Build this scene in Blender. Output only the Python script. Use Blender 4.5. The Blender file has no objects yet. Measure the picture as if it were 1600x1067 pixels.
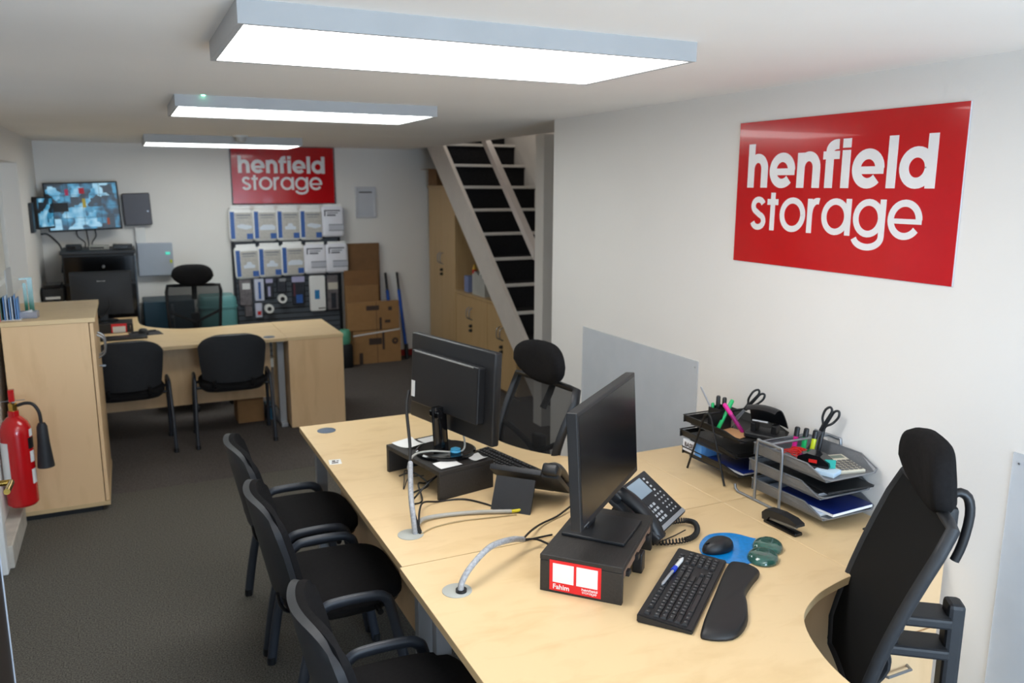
import bpy, bmesh, math, random
from mathutils import Vector, Matrix
random.seed(7)
PI = math.pi
R = math.radians
SC = bpy.context.scene
COL = SC.collection
# ------------------------------------------------------------------ camera
f_px = 1265.3
cam_d = bpy.data.cameras.new('camera'); cam = bpy.data.objects.new('camera', cam_d); COL.objects.link(cam)
yaw, pit, rol = R(25.407), R(-10.873), R(0.224)
fw = Vector((math.sin(yaw)*math.cos(pit), math.cos(yaw)*math.cos(pit), math.sin(pit)))
rt = Vector((math.cos(yaw), -math.sin(yaw), 0)); up = rt.cross(fw)
rt2 = math.cos(rol)*rt + math.sin(rol)*up; up2 = rt2.cross(fw)
cm = Matrix((rt2, up2, -fw)).transposed().to_4x4(); cm.translation = Vector((0, 0, 1.87))
cam.matrix_world = cm
cam_d.sensor_width = 36; cam_d.lens = f_px/1600*36; cam_d.clip_start = .05
cam_d.dof.use_dof = True; cam_d.dof.focus_distance = 2.3; cam_d.dof.aperture_fstop = 3.6
SC.camera = cam
# ------------------------------------------------------------------ colour management, world, big lights
SC.view_settings.view_transform = 'Standard'; SC.view_settings.look = 'None'
SC.view_settings.gamma = 1; SC.view_settings.use_curve_mapping = False
SC.view_settings.exposure = -0.04
PANEL = 10.4          # emission of the ceiling light diffusers
W = bpy.data.worlds.new('world'); SC.world = W; W.use_nodes = True
W.node_tree.nodes['Background'].inputs[0].default_value = (.55, .7, 1, 1)
W.node_tree.nodes['Background'].inputs[1].default_value = .6
def area(name, loc, rot, sx, sy, power, col):
    l = bpy.data.lights.new(name, 'AREA'); l.shape = 'RECTANGLE'; l.size = sx; l.size_y = sy
    l.energy = power; l.color = col
    o = bpy.data.objects.new(name, l); COL.objects.link(o); o.location = loc; o.rotation_euler = rot
    return o
# daylight through the glazed shop front behind the camera
area('daylight', (1.3, -1.95, .95), (R(90), 0, 0), 1.8, 1.3, 135, (.60, .79, 1))
# added dim fill light above the stairs, stands for unseen light upstairs
area('stairwell_fill', (3.2, 6.9, 3.5), (0, 0, 0), .5, .8, 5, (1, .93, .85))
# ------------------------------------------------------------------ materials
def lin(c):
    return tuple(((x/255)/12.92 if x/255 <= .04045 else ((x/255+.055)/1.055)**2.4) for x in c)+(1,)
_M = {}
def mat(name, c=(128, 128, 128), rough=.5, metal=0, var=0, scale=8, bump=0, bscale=200, emit=0, alpha=1, spec=.5, trans=0, stretch=None, coat=0):
    if name in _M: return _M[name]
    m = bpy.data.materials.new(name); m.use_nodes = True; _M[name] = m
    nt = m.node_tree; b = nt.nodes['Principled BSDF']; L = nt.links
    b.inputs['Base Color'].default_value = lin(c); b.inputs['Roughness'].default_value = rough
    b.inputs['Metallic'].default_value = metal; b.inputs['Specular IOR Level'].default_value = spec
    b.inputs['Alpha'].default_value = alpha; b.inputs['Transmission Weight'].default_value = trans
    b.inputs['Coat Weight'].default_value = coat
    tc = nt.nodes.new('ShaderNodeTexCoord'); src = tc.outputs['Object']
    if stretch:
        mp = nt.nodes.new('ShaderNodeMapping'); mp.inputs['Scale'].default_value = stretch
        L.new(src, mp.inputs[0]); src = mp.outputs[0]
    n = nt.nodes.new('ShaderNodeTexNoise'); n.inputs['Scale'].default_value = scale; n.inputs['Detail'].default_value = 4
    L.new(src, n.inputs['Vector'])
    mx = nt.nodes.new('ShaderNodeMix'); mx.data_type = 'RGBA'; mx.blend_type = 'MULTIPLY'; mx.inputs[0].default_value = 1
    mx.inputs[6].default_value = lin(c)
    rp = nt.nodes.new('ShaderNodeMapRange'); rp.inputs[1].default_value = .3; rp.inputs[2].default_value = .7
    v = var if var else .03
    rp.inputs[3].default_value = 1-v; rp.inputs[4].default_value = 1+v
    L.new(n.outputs['Fac'], rp.inputs[0]); L.new(rp.outputs[0], mx.inputs[7]); L.new(mx.outputs[2], b.inputs['Base Color'])
    if bump:
        n2 = nt.nodes.new('ShaderNodeTexNoise'); n2.inputs['Scale'].default_value = bscale; n2.inputs['Detail'].default_value = 3
        L.new(tc.outputs['Object'], n2.inputs['Vector'])
        bp = nt.nodes.new('ShaderNodeBump'); bp.inputs['Strength'].default_value = bump; bp.inputs['Distance'].default_value = .004
        L.new(n2.outputs['Fac'], bp.inputs['Height']); L.new(bp.outputs[0], b.inputs['Normal'])
    if emit:
        b.inputs['Emission Color'].default_value = lin(c); b.inputs['Emission Strength'].default_value = emit
    return m
def wood(name, c, st, dark=.9):
    if name in _M: return _M[name]
    m = bpy.data.materials.new(name); m.use_nodes = True; _M[name] = m
    nt = m.node_tree; b = nt.nodes['Principled BSDF']; L = nt.links
    tc = nt.nodes.new('ShaderNodeTexCoord'); mp = nt.nodes.new('ShaderNodeMapping'); mp.inputs['Scale'].default_value = st
    L.new(tc.outputs['Object'], mp.inputs[0])
    n = nt.nodes.new('ShaderNodeTexNoise'); n.inputs['Scale'].default_value = 3; n.inputs['Detail'].default_value = 6; n.inputs['Distortion'].default_value = .6
    L.new(mp.outputs[0], n.inputs[0])
    n3 = nt.nodes.new('ShaderNodeTexNoise'); n3.inputs['Scale'].default_value = 1.1; n3.inputs['Detail'].default_value = 2
    L.new(mp.outputs[0], n3.inputs[0])
    ad = nt.nodes.new('ShaderNodeMath'); ad.operation = 'ADD'; L.new(n.outputs['Fac'], ad.inputs[0]); L.new(n3.outputs['Fac'], ad.inputs[1])
    cr = nt.nodes.new('ShaderNodeValToRGB'); L.new(ad.outputs[0], cr.inputs[0])
    l = lin(c); d = (l[0]*dark, l[1]*dark*.95, l[2]*dark*.86, 1)
    cr.color_ramp.elements[0].position = .5; cr.color_ramp.elements[0].color = d
    cr.color_ramp.elements[1].position = 1.45; cr.color_ramp.elements[1].color = (min(1, l[0]*1.07), min(1, l[1]*1.08), min(1, l[2]*1.1), 1)
    L.new(cr.outputs[0], b.inputs['Base Color']); b.inputs['Roughness'].default_value = .38
    return m
M_wall = mat('white_paint', (236, 232, 227), .62, var=.015, scale=2, bump=.12, bscale=60)
M_ceil = mat('ceiling_paint', (250, 245, 239), .8, var=.02, scale=1.5, bump=.2, bscale=8)
M_wood = wood('maple', (219, 190, 144), (2.5, 6, 5))
M_woodv = wood('maple_upright', (224, 188, 143), (5, 5, 1.0))
M_cup = wood('beech_door', (190, 158, 112), (7, 7, .8))
M_edge = mat('maple_edge', (205, 176, 132), .45, var=.06, scale=12)
M_edgew = mat('pale_edge', (214, 204, 192), .45)
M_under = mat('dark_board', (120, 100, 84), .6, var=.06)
M_blk = mat('black_plastic', (24, 25, 28), .42, var=.1, scale=30, bump=.1, bscale=700)
M_gloss = mat('gloss_black', (12, 12, 14), .12)
M_fab = mat('black_fabric', (27, 26, 27), .95, var=.2, scale=90, bump=.5, bscale=900, spec=.15)
M_shell = mat('chair_shell', (34, 36, 40), .55, var=.08, scale=40, bump=.15, bscale=500)
M_met = mat('silver_metal', (150, 154, 160), .35, metal=.8)
M_grey = mat('grey_metal_mesh', (122, 124, 128), .45, metal=.35, var=.12, scale=300)
M_bmet = mat('black_metal', (26, 26, 28), .4, metal=.3)
M_white = mat('white_plastic', (226, 226, 224), .45)
M_paper = mat('paper', (232, 232, 230), .8)
M_red = mat('sign_red', (196, 6, 14), .16, coat=.3)
M_redm = mat('extinguisher_red', (190, 10, 18), .25, coat=.5)
M_letter = mat('sign_white', (238, 236, 236), .3)
M_brass = mat('brass', (214, 176, 92), .2, metal=1)
M_gro = mat('grommet_grey', (170, 172, 166), .55)
M_grob = mat('grommet_blue', (88, 102, 120), .5)
M_silp = mat('silver_plastic', (158, 160, 164), .4, metal=.2)
M_scr = mat('screen_off', (14, 14, 16), .22, spec=.6)
M_cable = mat('cable_black', (22, 22, 24), .5)
M_wrap = mat('cable_wrap', (158, 160, 164), .4, var=.25, scale=120)
M_cgrey = mat('cable_grey', (168, 166, 158), .5)
M_card = mat('cardboard', (150, 112, 72), .85, var=.06, scale=20)
M_cardd = mat('cardboard_brown', (124, 90, 58), .85, var=.08, scale=16)
M_ink = mat('box_ink', (70, 56, 50), .8)
M_slat = mat('slatwall', (80, 86, 94), .5)
M_bag = mat('bag_film', (246, 246, 244), .3, spec=.6, bump=.6, bscale=30)
M_bagg = mat('bag_panel', (192, 188, 180), .3, var=.1, scale=40)
M_bagb = mat('bag_blue', (54, 96, 168), .35, var=.15, scale=60)
M_bagl = mat('bag_picture', (220, 228, 238), .4)
M_vinyl = mat('black_vinyl', (20, 20, 22), .5)
M_teal = mat('teal_plastic', (92, 150, 150), .45, alpha=1)
M_tealb = mat('dark_teal', (22, 52, 66), .45)
M_emit = mat('light_diffuser', (255, 255, 255), .5)
def emission(name, c, s):
    m = bpy.data.materials.new(name); m.use_nodes = True; nt = m.node_tree; b = nt.nodes['Principled BSDF']
    b.inputs['Base Color'].default_value = (.8, .8, .8, 1) if s > 1 else (.01, .01, .01, 1)
    b.inputs['Emission Color'].default_value = c; b.inputs['Emission Strength'].default_value = s
    return m
M_emit = emission('light_diffuser_lit', (1, .975, .95, 1), PANEL)
M_emit2 = emission('light_diffuser_cool', (.95, 1, .985, 1), PANEL*.82)
M_green = emission('green_led', (.2, 1, .55, 1), 6)
M_carpet = mat('carpet', (102, 98, 91), .97, var=.6, scale=160, bump=1.0, bscale=420, spec=.1)
M_carpet2 = mat('carpet_far', (96, 90, 87), .97, var=.5, scale=160, bump=1.0, bscale=420, spec=.1)
M_stairc = mat('stair_carpet', (40, 40, 42), .97, var=.2, scale=90, spec=.1)
M_gel = mat('blue_gel', (0, 128, 205), .3, var=.15, scale=80, coat=.4)
M_gelg = mat('green_gel', (46, 86, 76), .08, var=.35, scale=30, coat=.8)
M_glass = mat('acrylic_sheet', (222, 228, 236), .12, spec=.5, alpha=.38)
def meshmat():
    m = bpy.data.materials.new('chair_mesh'); m.use_nodes = True; nt = m.node_tree; b = nt.nodes['Principled BSDF']
    b.inputs['Base Color'].default_value = (.012, .012, .013, 1); b.inputs['Roughness'].default_value = .8
    b.inputs['Specular IOR Level'].default_value = .2
    b.inputs['Alpha'].default_value = .74
    return m
M_mesh = meshmat()
M_mesh2 = mat('chair_mesh_dense', (20, 20, 20), .85, spec=.2, bump=.4, bscale=900)
# ------------------------------------------------------------------ mesh helpers
class MB:
    def __init__(s): s.b = bmesh.new()
    def box(s, x0, y0, z0, x1, y1, z1, bev=0, seg=2, T=None):
        bm = bmesh.new(); bmesh.ops.create_cube(bm, size=1)
        bmesh.ops.scale(bm, vec=(abs(x1-x0), abs(y1-y0), abs(z1-z0)), verts=bm.verts)
        bmesh.ops.translate(bm, vec=((x0+x1)/2, (y0+y1)/2, (z0+z1)/2), verts=bm.verts)
        if bev: bmesh.ops.bevel(bm, geom=bm.edges[:], offset=bev, segments=seg, affect='EDGES', profile=.5)
        return s.add(bm, T)
    def add(s, bm, T=None):
        if T is not None: bmesh.ops.transform(bm, matrix=T, verts=bm.verts)
        me = bpy.data.meshes.new('t'); bm.to_mesh(me); bm.free(); s.b.from_mesh(me); bpy.data.meshes.remove(me)
        return s
    def raw(s, vs, fs, T=None):
        V = [s.b.verts.new((T @ Vector(v)) if T is not None else v) for v in vs]
        for f in fs:
            try: s.b.faces.new([V[i] for i in f])
            except ValueError: pass
        return s
    def tube(s, pts, r, seg=8, closed=False, r2=None, smooth=0, T=None):
        P = [Vector(p) for p in pts]
        if smooth: P = crom(P, smooth, closed)
        n = len(P); r2 = r2 or r; rings = []
        t = (P[1]-P[0]).normalized(); ref = Vector((0, 0, 1)) if abs(t.z) < .9 else Vector((1, 0, 0))
        u = t.cross(ref).normalized()
        for i in range(n):
            if closed: t = (P[(i+1) % n]-P[i-1]).normalized()
            elif i == 0: t = (P[1]-P[0]).normalized()
            elif i == n-1: t = (P[-1]-P[-2]).normalized()
            else: t = ((P[i+1]-P[i]).normalized()+(P[i]-P[i-1]).normalized()).normalized()
            u = (u-t*u.dot(t)).normalized(); w = t.cross(u)
            rings.append([P[i]+u*(r*math.cos(a))+w*(r2*math.sin(a)) for a in [2*PI*k/seg for k in range(seg)]])
        vs = [v for rg in rings for v in rg]; fs = []
        m = n if closed else n-1
        for i in range(m):
            j = (i+1) % n
            for k in range(seg):
                k2 = (k+1) % seg; fs.append((i*seg+k, i*seg+k2, j*seg+k2, j*seg+k))
        if not closed: fs += [tuple(range(seg))[::-1], tuple((n-1)*seg+k for k in range(seg))]
        return s.raw(vs, fs, T)
    def lathe(s, prof, seg=24, T=None):
        vs = []; fs = []
        for r, z in prof:
            for k in range(seg):
                a = 2*PI*k/seg; vs.append((max(r, 1e-5)*math.cos(a), max(r, 1e-5)*math.sin(a), z))
        for i in range(len(prof)-1):
            for k in range(seg):
                k2 = (k+1) % seg; fs.append((i*seg+k, i*seg+k2, (i+1)*seg+k2, (i+1)*seg+k))
        fs += [tuple(range(seg))[::-1], tuple((len(prof)-1)*seg+k for k in range(seg))]
        return s.raw(vs, fs, T)
    def cyl(s, c, r, z0, z1, seg=20, r2=None):
        return s.lathe([(r, z0), (r if r2 is None else r2, z1)], seg, Matrix.Translation((c[0], c[1], 0)))
    def prism(s, poly, z0, z1, T=None):
        n = len(poly); vs = [(x, y, z0) for x, y in poly]+[(x, y, z1) for x, y in poly]
        fs = [tuple(range(n))[::-1], tuple(range(n, 2*n))]+[(i, (i+1) % n, n+(i+1) % n, n+i) for i in range(n)]
        return s.raw(vs, fs, T)
    def pillow(s, out, prof, T=None, sc=0):
        """stack of insets of a closed outline (ccw): prof = [(inset, z), ...]"""
        n = len(out); N = []
        for i in range(n):
            a = Vector(out[i-1]); b = Vector(out[(i+1) % n]); d = (b-a)
            if d.length < 1e-9: d = Vector((1, 0))
            d.normalize(); N.append(Vector((-d.y, d.x)))
        vs = []; fs = []
        for ins, z in prof:
            for i in range(n):
                p = Vector(out[i])*(1-ins/sc) if sc else Vector(out[i])+N[i]*ins
                vs.append((p.x, p.y, z))
        for j in range(len(prof)-1):
            for i in range(n): k = (i+1) % n; fs.append((j*n+i, j*n+k, (j+1)*n+k, (j+1)*n+i))
        fs += [tuple(range(n))[::-1], tuple((len(prof)-1)*n+i for i in range(n))]
        return s.raw(vs, fs, T)
    def shell(s, fn, nu, nv, th):
        """surface fn(u,v)->Vector given a thickness along its normal"""
        g = [[Vector(fn(i/nu, j/nv)) for i in range(nu+1)] for j in range(nv+1)]
        def nrm(j, i):
            a = g[j][min(i+1, nu)]-g[j][max(i-1, 0)]; b = g[min(j+1, nv)][i]-g[max(j-1, 0)][i]
            return a.cross(b).normalized()
        F = [g[j][i] for j in range(nv+1) for i in range(nu+1)]
        B = [g[j][i]-nrm(j, i)*th for j in range(nv+1) for i in range(nu+1)]
        n = len(F); w = nu+1; fs = []
        for j in range(nv):
            for i in range(nu):
                a = j*w+i; fs += [(a, a+1, a+w+1, a+w), (n+a, n+a+w, n+a+w+1, n+a+1)]
        for i in range(nu): fs += [(i, n+i, n+i+1, i+1), (nv*w+i, nv*w+i+1, n+nv*w+i+1, n+nv*w+i)]
        for j in range(nv): fs += [(j*w, (j+1)*w, n+(j+1)*w, n+j*w), (j*w+nu, n+j*w+nu, n+(j+1)*w+nu, (j+1)*w+nu)]
        return s.raw(F+B, fs)
    def obj(s, name, m, parent=None, smooth=None, T=None):
        if T is not None: bmesh.ops.transform(s.b, matrix=T, verts=s.b.verts)
        bmesh.ops.recalc_face_normals(s.b, faces=s.b.faces[:])
        me = bpy.data.meshes.new(name); s.b.to_mesh(me); s.b.free()
        me.materials.append(m)
        if smooth:
            me.polygons.foreach_set('use_smooth', [True]*len(me.polygons)); me.set_sharp_from_angle(angle=R(smooth))
        o = bpy.data.objects.new(name, me); COL.objects.link(o)
        if parent: o.parent = parent
        return o
def crom(P, k, closed=False):
    n = len(P); out = []
    rng = range(n if closed else n-1)
    for i in rng:
        if closed: a, b, c, d = P[i-1], P[i], P[(i+1) % n], P[(i+2) % n]
        else: a, b, c, d = P[max(i-1, 0)], P[i], P[i+1], P[min(i+2, n-1)]
        for q in range(k):
            t = q/k
            out.append(.5*((2*b)+(-a+c)*t+(2*a-5*b+4*c-d)*t*t+(-a+3*b-3*c+d)*t**3))
    if not closed: out.append(P[-1])
    return out
def rrect(x0, y0, x1, y1, r, n=5):
    o = []
    for cx, cy, a0 in ((x1-r, y1-r, 0), (x0+r, y1-r, 90), (x0+r, y0+r, 180), (x1-r, y0+r, 270)):
        for k in range(n+1):
            a = R(a0+90*k/n); o.append((cx+r*math.cos(a), cy+r*math.sin(a)))
    return o
def thing(name, label, cat, loc=(0, 0, 0), rz=0, group=None, rx=0, ry=0):
    o = bpy.data.objects.new(name, None); COL.objects.link(o); o.location = loc; o.rotation_euler = (rx, ry, rz)
    o.empty_display_size = .05
    o['label'] = label; o['category'] = cat
    if group: o['group'] = group
    return o
def tag(o, label, cat, group=None, loc=None, rz=None):
    o['label'] = label; o['category'] = cat
    if group: o['group'] = group
    if loc: o.location = loc
    if rz is not None: o.rotation_euler = (0, 0, rz)
    return o
def struct(o): o['kind'] = 'structure'; return o
def dup(root, loc, rz, label, group=None):
    def cp(o, par):
        c = o.copy(); COL.objects.link(c); c.parent = par
        for ch in list(o.children): cp(ch, c)
        return c
    r = cp(root, None); r.location = loc; r.rotation_euler = (0, 0, rz); r['label'] = label
    if group: r['group'] = group
    return r
def FR(o, x, y, z=None):
    """matrix from origin and three axes"""
    m = Matrix((Vector(x), Vector(y), Vector(x).cross(Vector(y)))).transposed().to_4x4(); m.translation = Vector(o); return m
# ---- lettering
_sk = [0]
def stroke(mb, pts, w, T, th=.002, closed=False):
    _sk[0] += 1; th = th+(_sk[0] % 7)*.00006
    P = [Vector((p[0], p[1])) for p in pts]; n = len(P); L = []; Rr = []
    for i in range(n):
        if closed: a, b = P[i-1], P[(i+1) % n]; d = (b-a).normalized(); k = 1
        elif i == 0: d = (P[1]-P[0]).normalized(); k = 1
        elif i == n-1: d = (P[-1]-P[-2]).normalized(); k = 1
        else:
            d1 = (P[i]-P[i-1]).normalized(); d2 = (P[i+1]-P[i]).normalized(); d = (d1+d2).normalized(); k = 1/max(.5, d.dot(d1))
        nn = Vector((-d.y, d.x))*w/2*k; L.append(P[i]+nn); Rr.append(P[i]-nn)
    m = n if closed else n-1
    vs = []; fs = []
    for z in (0, th):
        for i in range(n): vs += [(L[i].x, L[i].y, z), (Rr[i].x, Rr[i].y, z)]
    o = 2*n
    for i in range(m):
        j = (i+1) % n
        fs += [(o+2*i, o+2*i+1, o+2*j+1, o+2*j), (2*i, o+2*i, o+2*j, 2*j), (2*i+1, 2*j+1, o+2*j+1, o+2*i+1)]
    mb.raw(vs, fs, T)
def arc(cx, cy, rx, ry, a0, a1, n=20):
    return [(cx+rx*math.cos(R(a0+(a1-a0)*k/n)), cy+ry*math.sin(R(a0+(a1-a0)*k/n))) for k in range(n+1)]
def glyph(mb, ch, x, w, T, asc, th):
    """one letter, x-height 1, stroke w; returns its width"""
    S = lambda p, ww=w, c=False: stroke(mb, p, ww, T, th, c)
    def ring(cx, rx, a0=0, a1=360): S(arc(cx, .5, rx-w/2, .5-w/2+.01, a0, a1, 28), w, a1-a0 == 360)
    if ch in 'hn':
        W_ = .84 if w > .2 else .8
        S([(x+w/2, 0), (x+w/2, asc if ch == 'h' else .98)])
        r = (W_-w)/2; S([(x+W_-w/2, 0), (x+W_-w/2, .55)]+arc(x+w/2+r, .55, r, .46-w/2, 0, 165, 14)[1:])
        return W_
    if ch == 'e':
        W_ = 1.0; S(arc(x+.5, .5, .5-w/2, .5-w/2+.01, 0, 318 if w > .2 else 325, 28)); S([(x+w*.6, .46 if w > .2 else .46), (x+W_-w*.02, .46)], w*.72)
        return W_
    if ch in 'da':
        W_ = 1.02; ring(x+.49, .49); S([(x+W_-w/2, 0), (x+W_-w/2, asc if ch == 'd' else 1.0)]); return W_
    if ch == 'o': ring(x+.5, .5); return 1.0
    if ch == 'f':
        S([(x+.1+w/2, 0), (x+.1+w/2, asc-.3)]+arc(x+.1+w/2+.24, asc-.3, .24, .3-w/2, 180, 95, 8)[1:]+[(x+.1+w/2+.3, asc-w/2)]); S([(x, .88), (x+.1+w+.2, .88)], w*.8); return .1+w+.2
    if ch == 'i': S([(x+w/2, 0), (x+w/2, 1.0)]); S([(x+w/2, 1.06), (x+w/2, asc)]); return w
    if ch == 'l': S([(x+w/2, 0), (x+w/2, asc)]); return w
    if ch == 't': S([(x+.14+w/2, 0), (x+.14+w/2, asc-.08)]); S([(x, .86), (x+.28+w, .86)], w); return .28+w
    if ch == 'r': S([(x+w/2, 0), (x+w/2, .98)]); S([(x+w/2, .55)]+arc(x+w/2+.27, .55, .27, .46-w/2, 165, 75, 8)[1:]); return w/2+.36
    if ch == 's':
        a = arc(x+.3, .73, .22, .24-w/4, 20, 250, 12); b = arc(x+.3, .27, .24, .24-w/4, 75, -165, 12)
        S(a+b); return .6
    if ch == 'g':
        W_ = 1.02; ring(x+.49, .49); S([(x+W_-w/2, 1.0), (x+W_-w/2, .05)]+arc(x+.49, .02, W_/2-w/2+.02, .38-w/2, 0, -165, 16)); return W_
    return .4
def word(mb, s, x0, y0, xh, width, w, gap, asc, T, th=.002):
    tmp = MB(); tot = 0; xs = []
    for ch in s: xs.append(tot); tot += glyph(tmp, ch, 0, w, Matrix.Identity(4), asc, th)+gap
    tmp.b.free(); tot -= gap
    k = width/tot
    for ch, x in zip(s, xs): glyph(mb, ch, x, w, T @ Matrix.Translation((x0, y0, 0)) @ Matrix.Diagonal((k, xh, 1, 1)), asc, th)
def textmesh(s, size, T, m, parent, name='lettering', bold=0, ext=.0004):
    c = bpy.data.curves.new('t', 'FONT'); c.body = s; c.size = size; c.extrude = ext; c.offset = bold; c.resolution_u = 2
    o = bpy.data.objects.new('t', c); COL.objects.link(o)
    me = bpy.data.meshes.new_from_object(o); bpy.data.objects.remove(o)
    me.transform(T); me.materials.clear(); me.materials.append(m); me.name = name
    q = bpy.data.objects.new(name, me); COL.objects.link(q)
    if parent: q.parent = parent
    return q
def flat(name, m, parent, T, x0, y0, x1, y1, th=.0006):
    return MB().box(x0, y0, 0, x1, y1, th, T=T).obj(name, m, parent)
# =================================================================== SETTING
YB = 8.55; XR = 2.31; XL = -.69; ZC = 2.25; XO = 3.64
fl = struct(MB().box(XL-.15, -2.1, -.1, XO+.1, 5.3, 0).obj('floor', M_carpet))
fl2 = struct(MB().box(XL-.15, 5.3, -.1, XO+.1, YB+.1, .0012).obj('floor', M_carpet2))
struct(MB().prism([(XL-.15, -2.1), (XO+.1, -2.1), (XO+.1, 5.2), (2.85, 5.2), (2.85, YB+.1), (XL-.15, YB+.1)], ZC, ZC+.2).obj('ceiling', M_ceil))
struct(MB().box(2.75, 5.1, 3.75, XO+.1, YB+.1, 3.85).obj('ceiling', M_ceil))
struct(MB().box(XL-.15, YB, 0, XO+.1, YB+.1, 3.75).obj('wall_back', M_wall))
struct(MB().box(XR, -2, 0, XR+.12, 4.3, ZC).obj('wall_right', M_wall))
struct(MB().box(XO, -2, 0, XO+.1, YB, 3.75).obj('wall_right', M_wall))
struct(MB().box(2.75, 5.2, ZC+.2, 2.85, YB, 3.75).obj('wall_left', M_wall))
struct(MB().box(2.75, 5.1, ZC+.2, XO, 5.2, 3.75).obj('wall_front', M_wall))
# left wall with a deep window recess; the wall stops at the doorway
wl = MB(); RX0, RX1, RZ0, RZ1 = 5.35, 7.16, 1.16, 2.025
wl.box(XL-.15, 4.42, 0, XL, RX0, ZC).box(XL-.15, RX1, 0, XL, YB, ZC).box(XL-.15, RX0, 0, XL, RX1, RZ0).box(XL-.15, RX0, RZ1, XL, RX1, ZC)
wl.box(XL-.15, 3.45, 2.05, XL, 4.42, ZC).box(XL-.15, -2, 0, XL, 3.45, ZC)
struct(wl.obj('wall_left', M_wall))
win = struct(MB().box(XL-.17, RX0, RZ0, XL-.14, RX1, RZ1).obj('window_1', mat('blind', (206, 203, 196), .8)))
for (a, b, c, d) in ((RX0, RZ0, RX0+.05, RZ1), (RX1-.05, RZ0, RX1, RZ1), (RX0+.05, RZ1-.05, RX1-.05, RZ1), (RX0+.05, RZ0, RX1-.05, RZ0+.05), (6.22, RZ0+.05, 6.27, RZ1-.05)):
    MB().box(XL-.14, a, b, XL-.115, c, d, .004).obj('window_frame', M_white, win)
MB().box(XL-.14, RX0, RZ0-.001, XL+.012, RX1, RZ0+.016, .004).obj('window_sill', M_white, win)
# glazed shop front behind the camera
fr = MB().box(XL-.15, -2.1, 0, .05, -2, ZC).box(2.25, -2.1, 0, XO+.1, -2, ZC).box(.05, -2.1, 2.2, 2.25, -2, ZC).box(.05, -2.1, 0, 2.25, -2, .3)
struct(fr.obj('wall_front', M_wall))
w2 = struct(MB().box(.05, -2.09, .3, 2.25, -2.08, 2.2).obj('window_2', mat('window_glass', (235, 240, 245), .05, trans=1)))
for a, b, c, d in ((.05, .3, .11, 2.2), (2.19, .3, 2.25, 2.2), (1.12, .3, 1.18, 2.2), (.11, .3, 1.12, .36), (1.18, .3, 2.19, .36), (.11, 2.14, 1.12, 2.2), (1.18, 2.14, 2.19, 2.2)):
    MB().box(a, -2.08, b, c, -2.03, d, .004).obj('window_frame', M_white, w2)
# doorway in the left wall
dr = struct(MB().box(XL-.11, 3.52, .01, XL-.06, 4.35, 2.0).obj('door_1', M_white))
MB().box(XL-.06, 3.62, .95, XL-.056, 4.25, 1.9).obj('pane', mat('door_glass', (190, 205, 225), .08), dr)
for a, b, c, d in ((3.45, 0, 3.52, 2.05), (4.35, 0, 4.42, 2.05), (3.52, 2.0, 4.35, 2.05)):
    MB().box(XL-.13, a, b, XL+.05, c, d, .006).obj('door_frame', M_white, dr)
struct(MB().box(XL, 4.42, 0, XL+.07, 5.0, .12, .006).obj('baseboard_left', mat('grubby_skirting', (196, 190, 180), .5, var=.12, scale=14)))
struct(MB().box(XL, 5.9, 0, XL+.018, YB, .1, .004).obj('baseboard_left', M_white))
struct(MB().box(XL, YB-.018, 0, 2.5, YB, .1, .004).obj('baseboard_back', M_white))
struct(MB().box(2.5, YB-.022, 0, 2.98, YB, .07, .004).obj('trim_1', mat('red_skirting', (150, 30, 30), .4)))
struct(MB().box(XR-.016, -2, 0, XR, 4.3, .1, .004).obj('baseboard_right', M_white))
# newel post at the foot of the stairs
pst = MB().box(2.85, 5.46, 0, 3.04, 5.6, ZC, .004).obj('newel_post', M_wall)
tag(pst, 'white boxed post from floor to ceiling at the foot of the stairs', 'post')
# =================================================================== STAIRCASE
st = thing('staircase', 'steep white timber staircase with black carpeted treads rising to the upper floor', 'staircase', (2.85, 5.05, 0))
dy, dz = .233, .2047
def nose(k): return 5.748+(k-3)*dy, .641+(k-3)*dz
for k in range(1, 16):
    y, z = nose(k); y -= 5.05
    MB().box(.03, y, z-.04, XO-2.851, y+dy+.02, z-.003).obj('tread', M_stairc, st)
    MB().box(.03, y+.012, z-dz-.003, XO-2.852, y+.03, z-.04).obj('riser', M_stairc, st)
    MB().box(.03, y-.012, z-.026, XO-2.852, y+.012, z, .003).obj('nosing', mat('nosing_white', (226, 222, 216), .45), st)
def up_edge(y): return 2.074+.877*(y-7.379)
def lo_edge(y): return .52+.84*(y-5.975)
def yzprism(pts, x0, x1): return MB().prism([(a-5.05, b) for a, b in pts], x0, x1, T=Matrix(((0, 0, 1, 0), (1, 0, 0, 0), (0, 1, 0, 0), (0, 0, 0, 1))))
M_str = mat('stringer_white', (214, 206, 198), .5)
yzprism([(5.6, lo_edge(5.6)), (8.5, lo_edge(8.5)), (8.5, up_edge(8.5)), (5.6, up_edge(5.6))], 0, .035).obj('stringer', M_str, st)
hs = (2.244-1.338)/(6.567-5.591)
def hz(y): return 1.338+hs*(y-5.591)
yzprism([(5.6, hz(5.6)-.04), (8.2, hz(8.2)-.04), (8.2, hz(8.2)+.04), (5.6, hz(5.6)+.04)], -.01, .045).obj('handrail', mat('rail_white', (216, 206, 200), .3), st)
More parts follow.
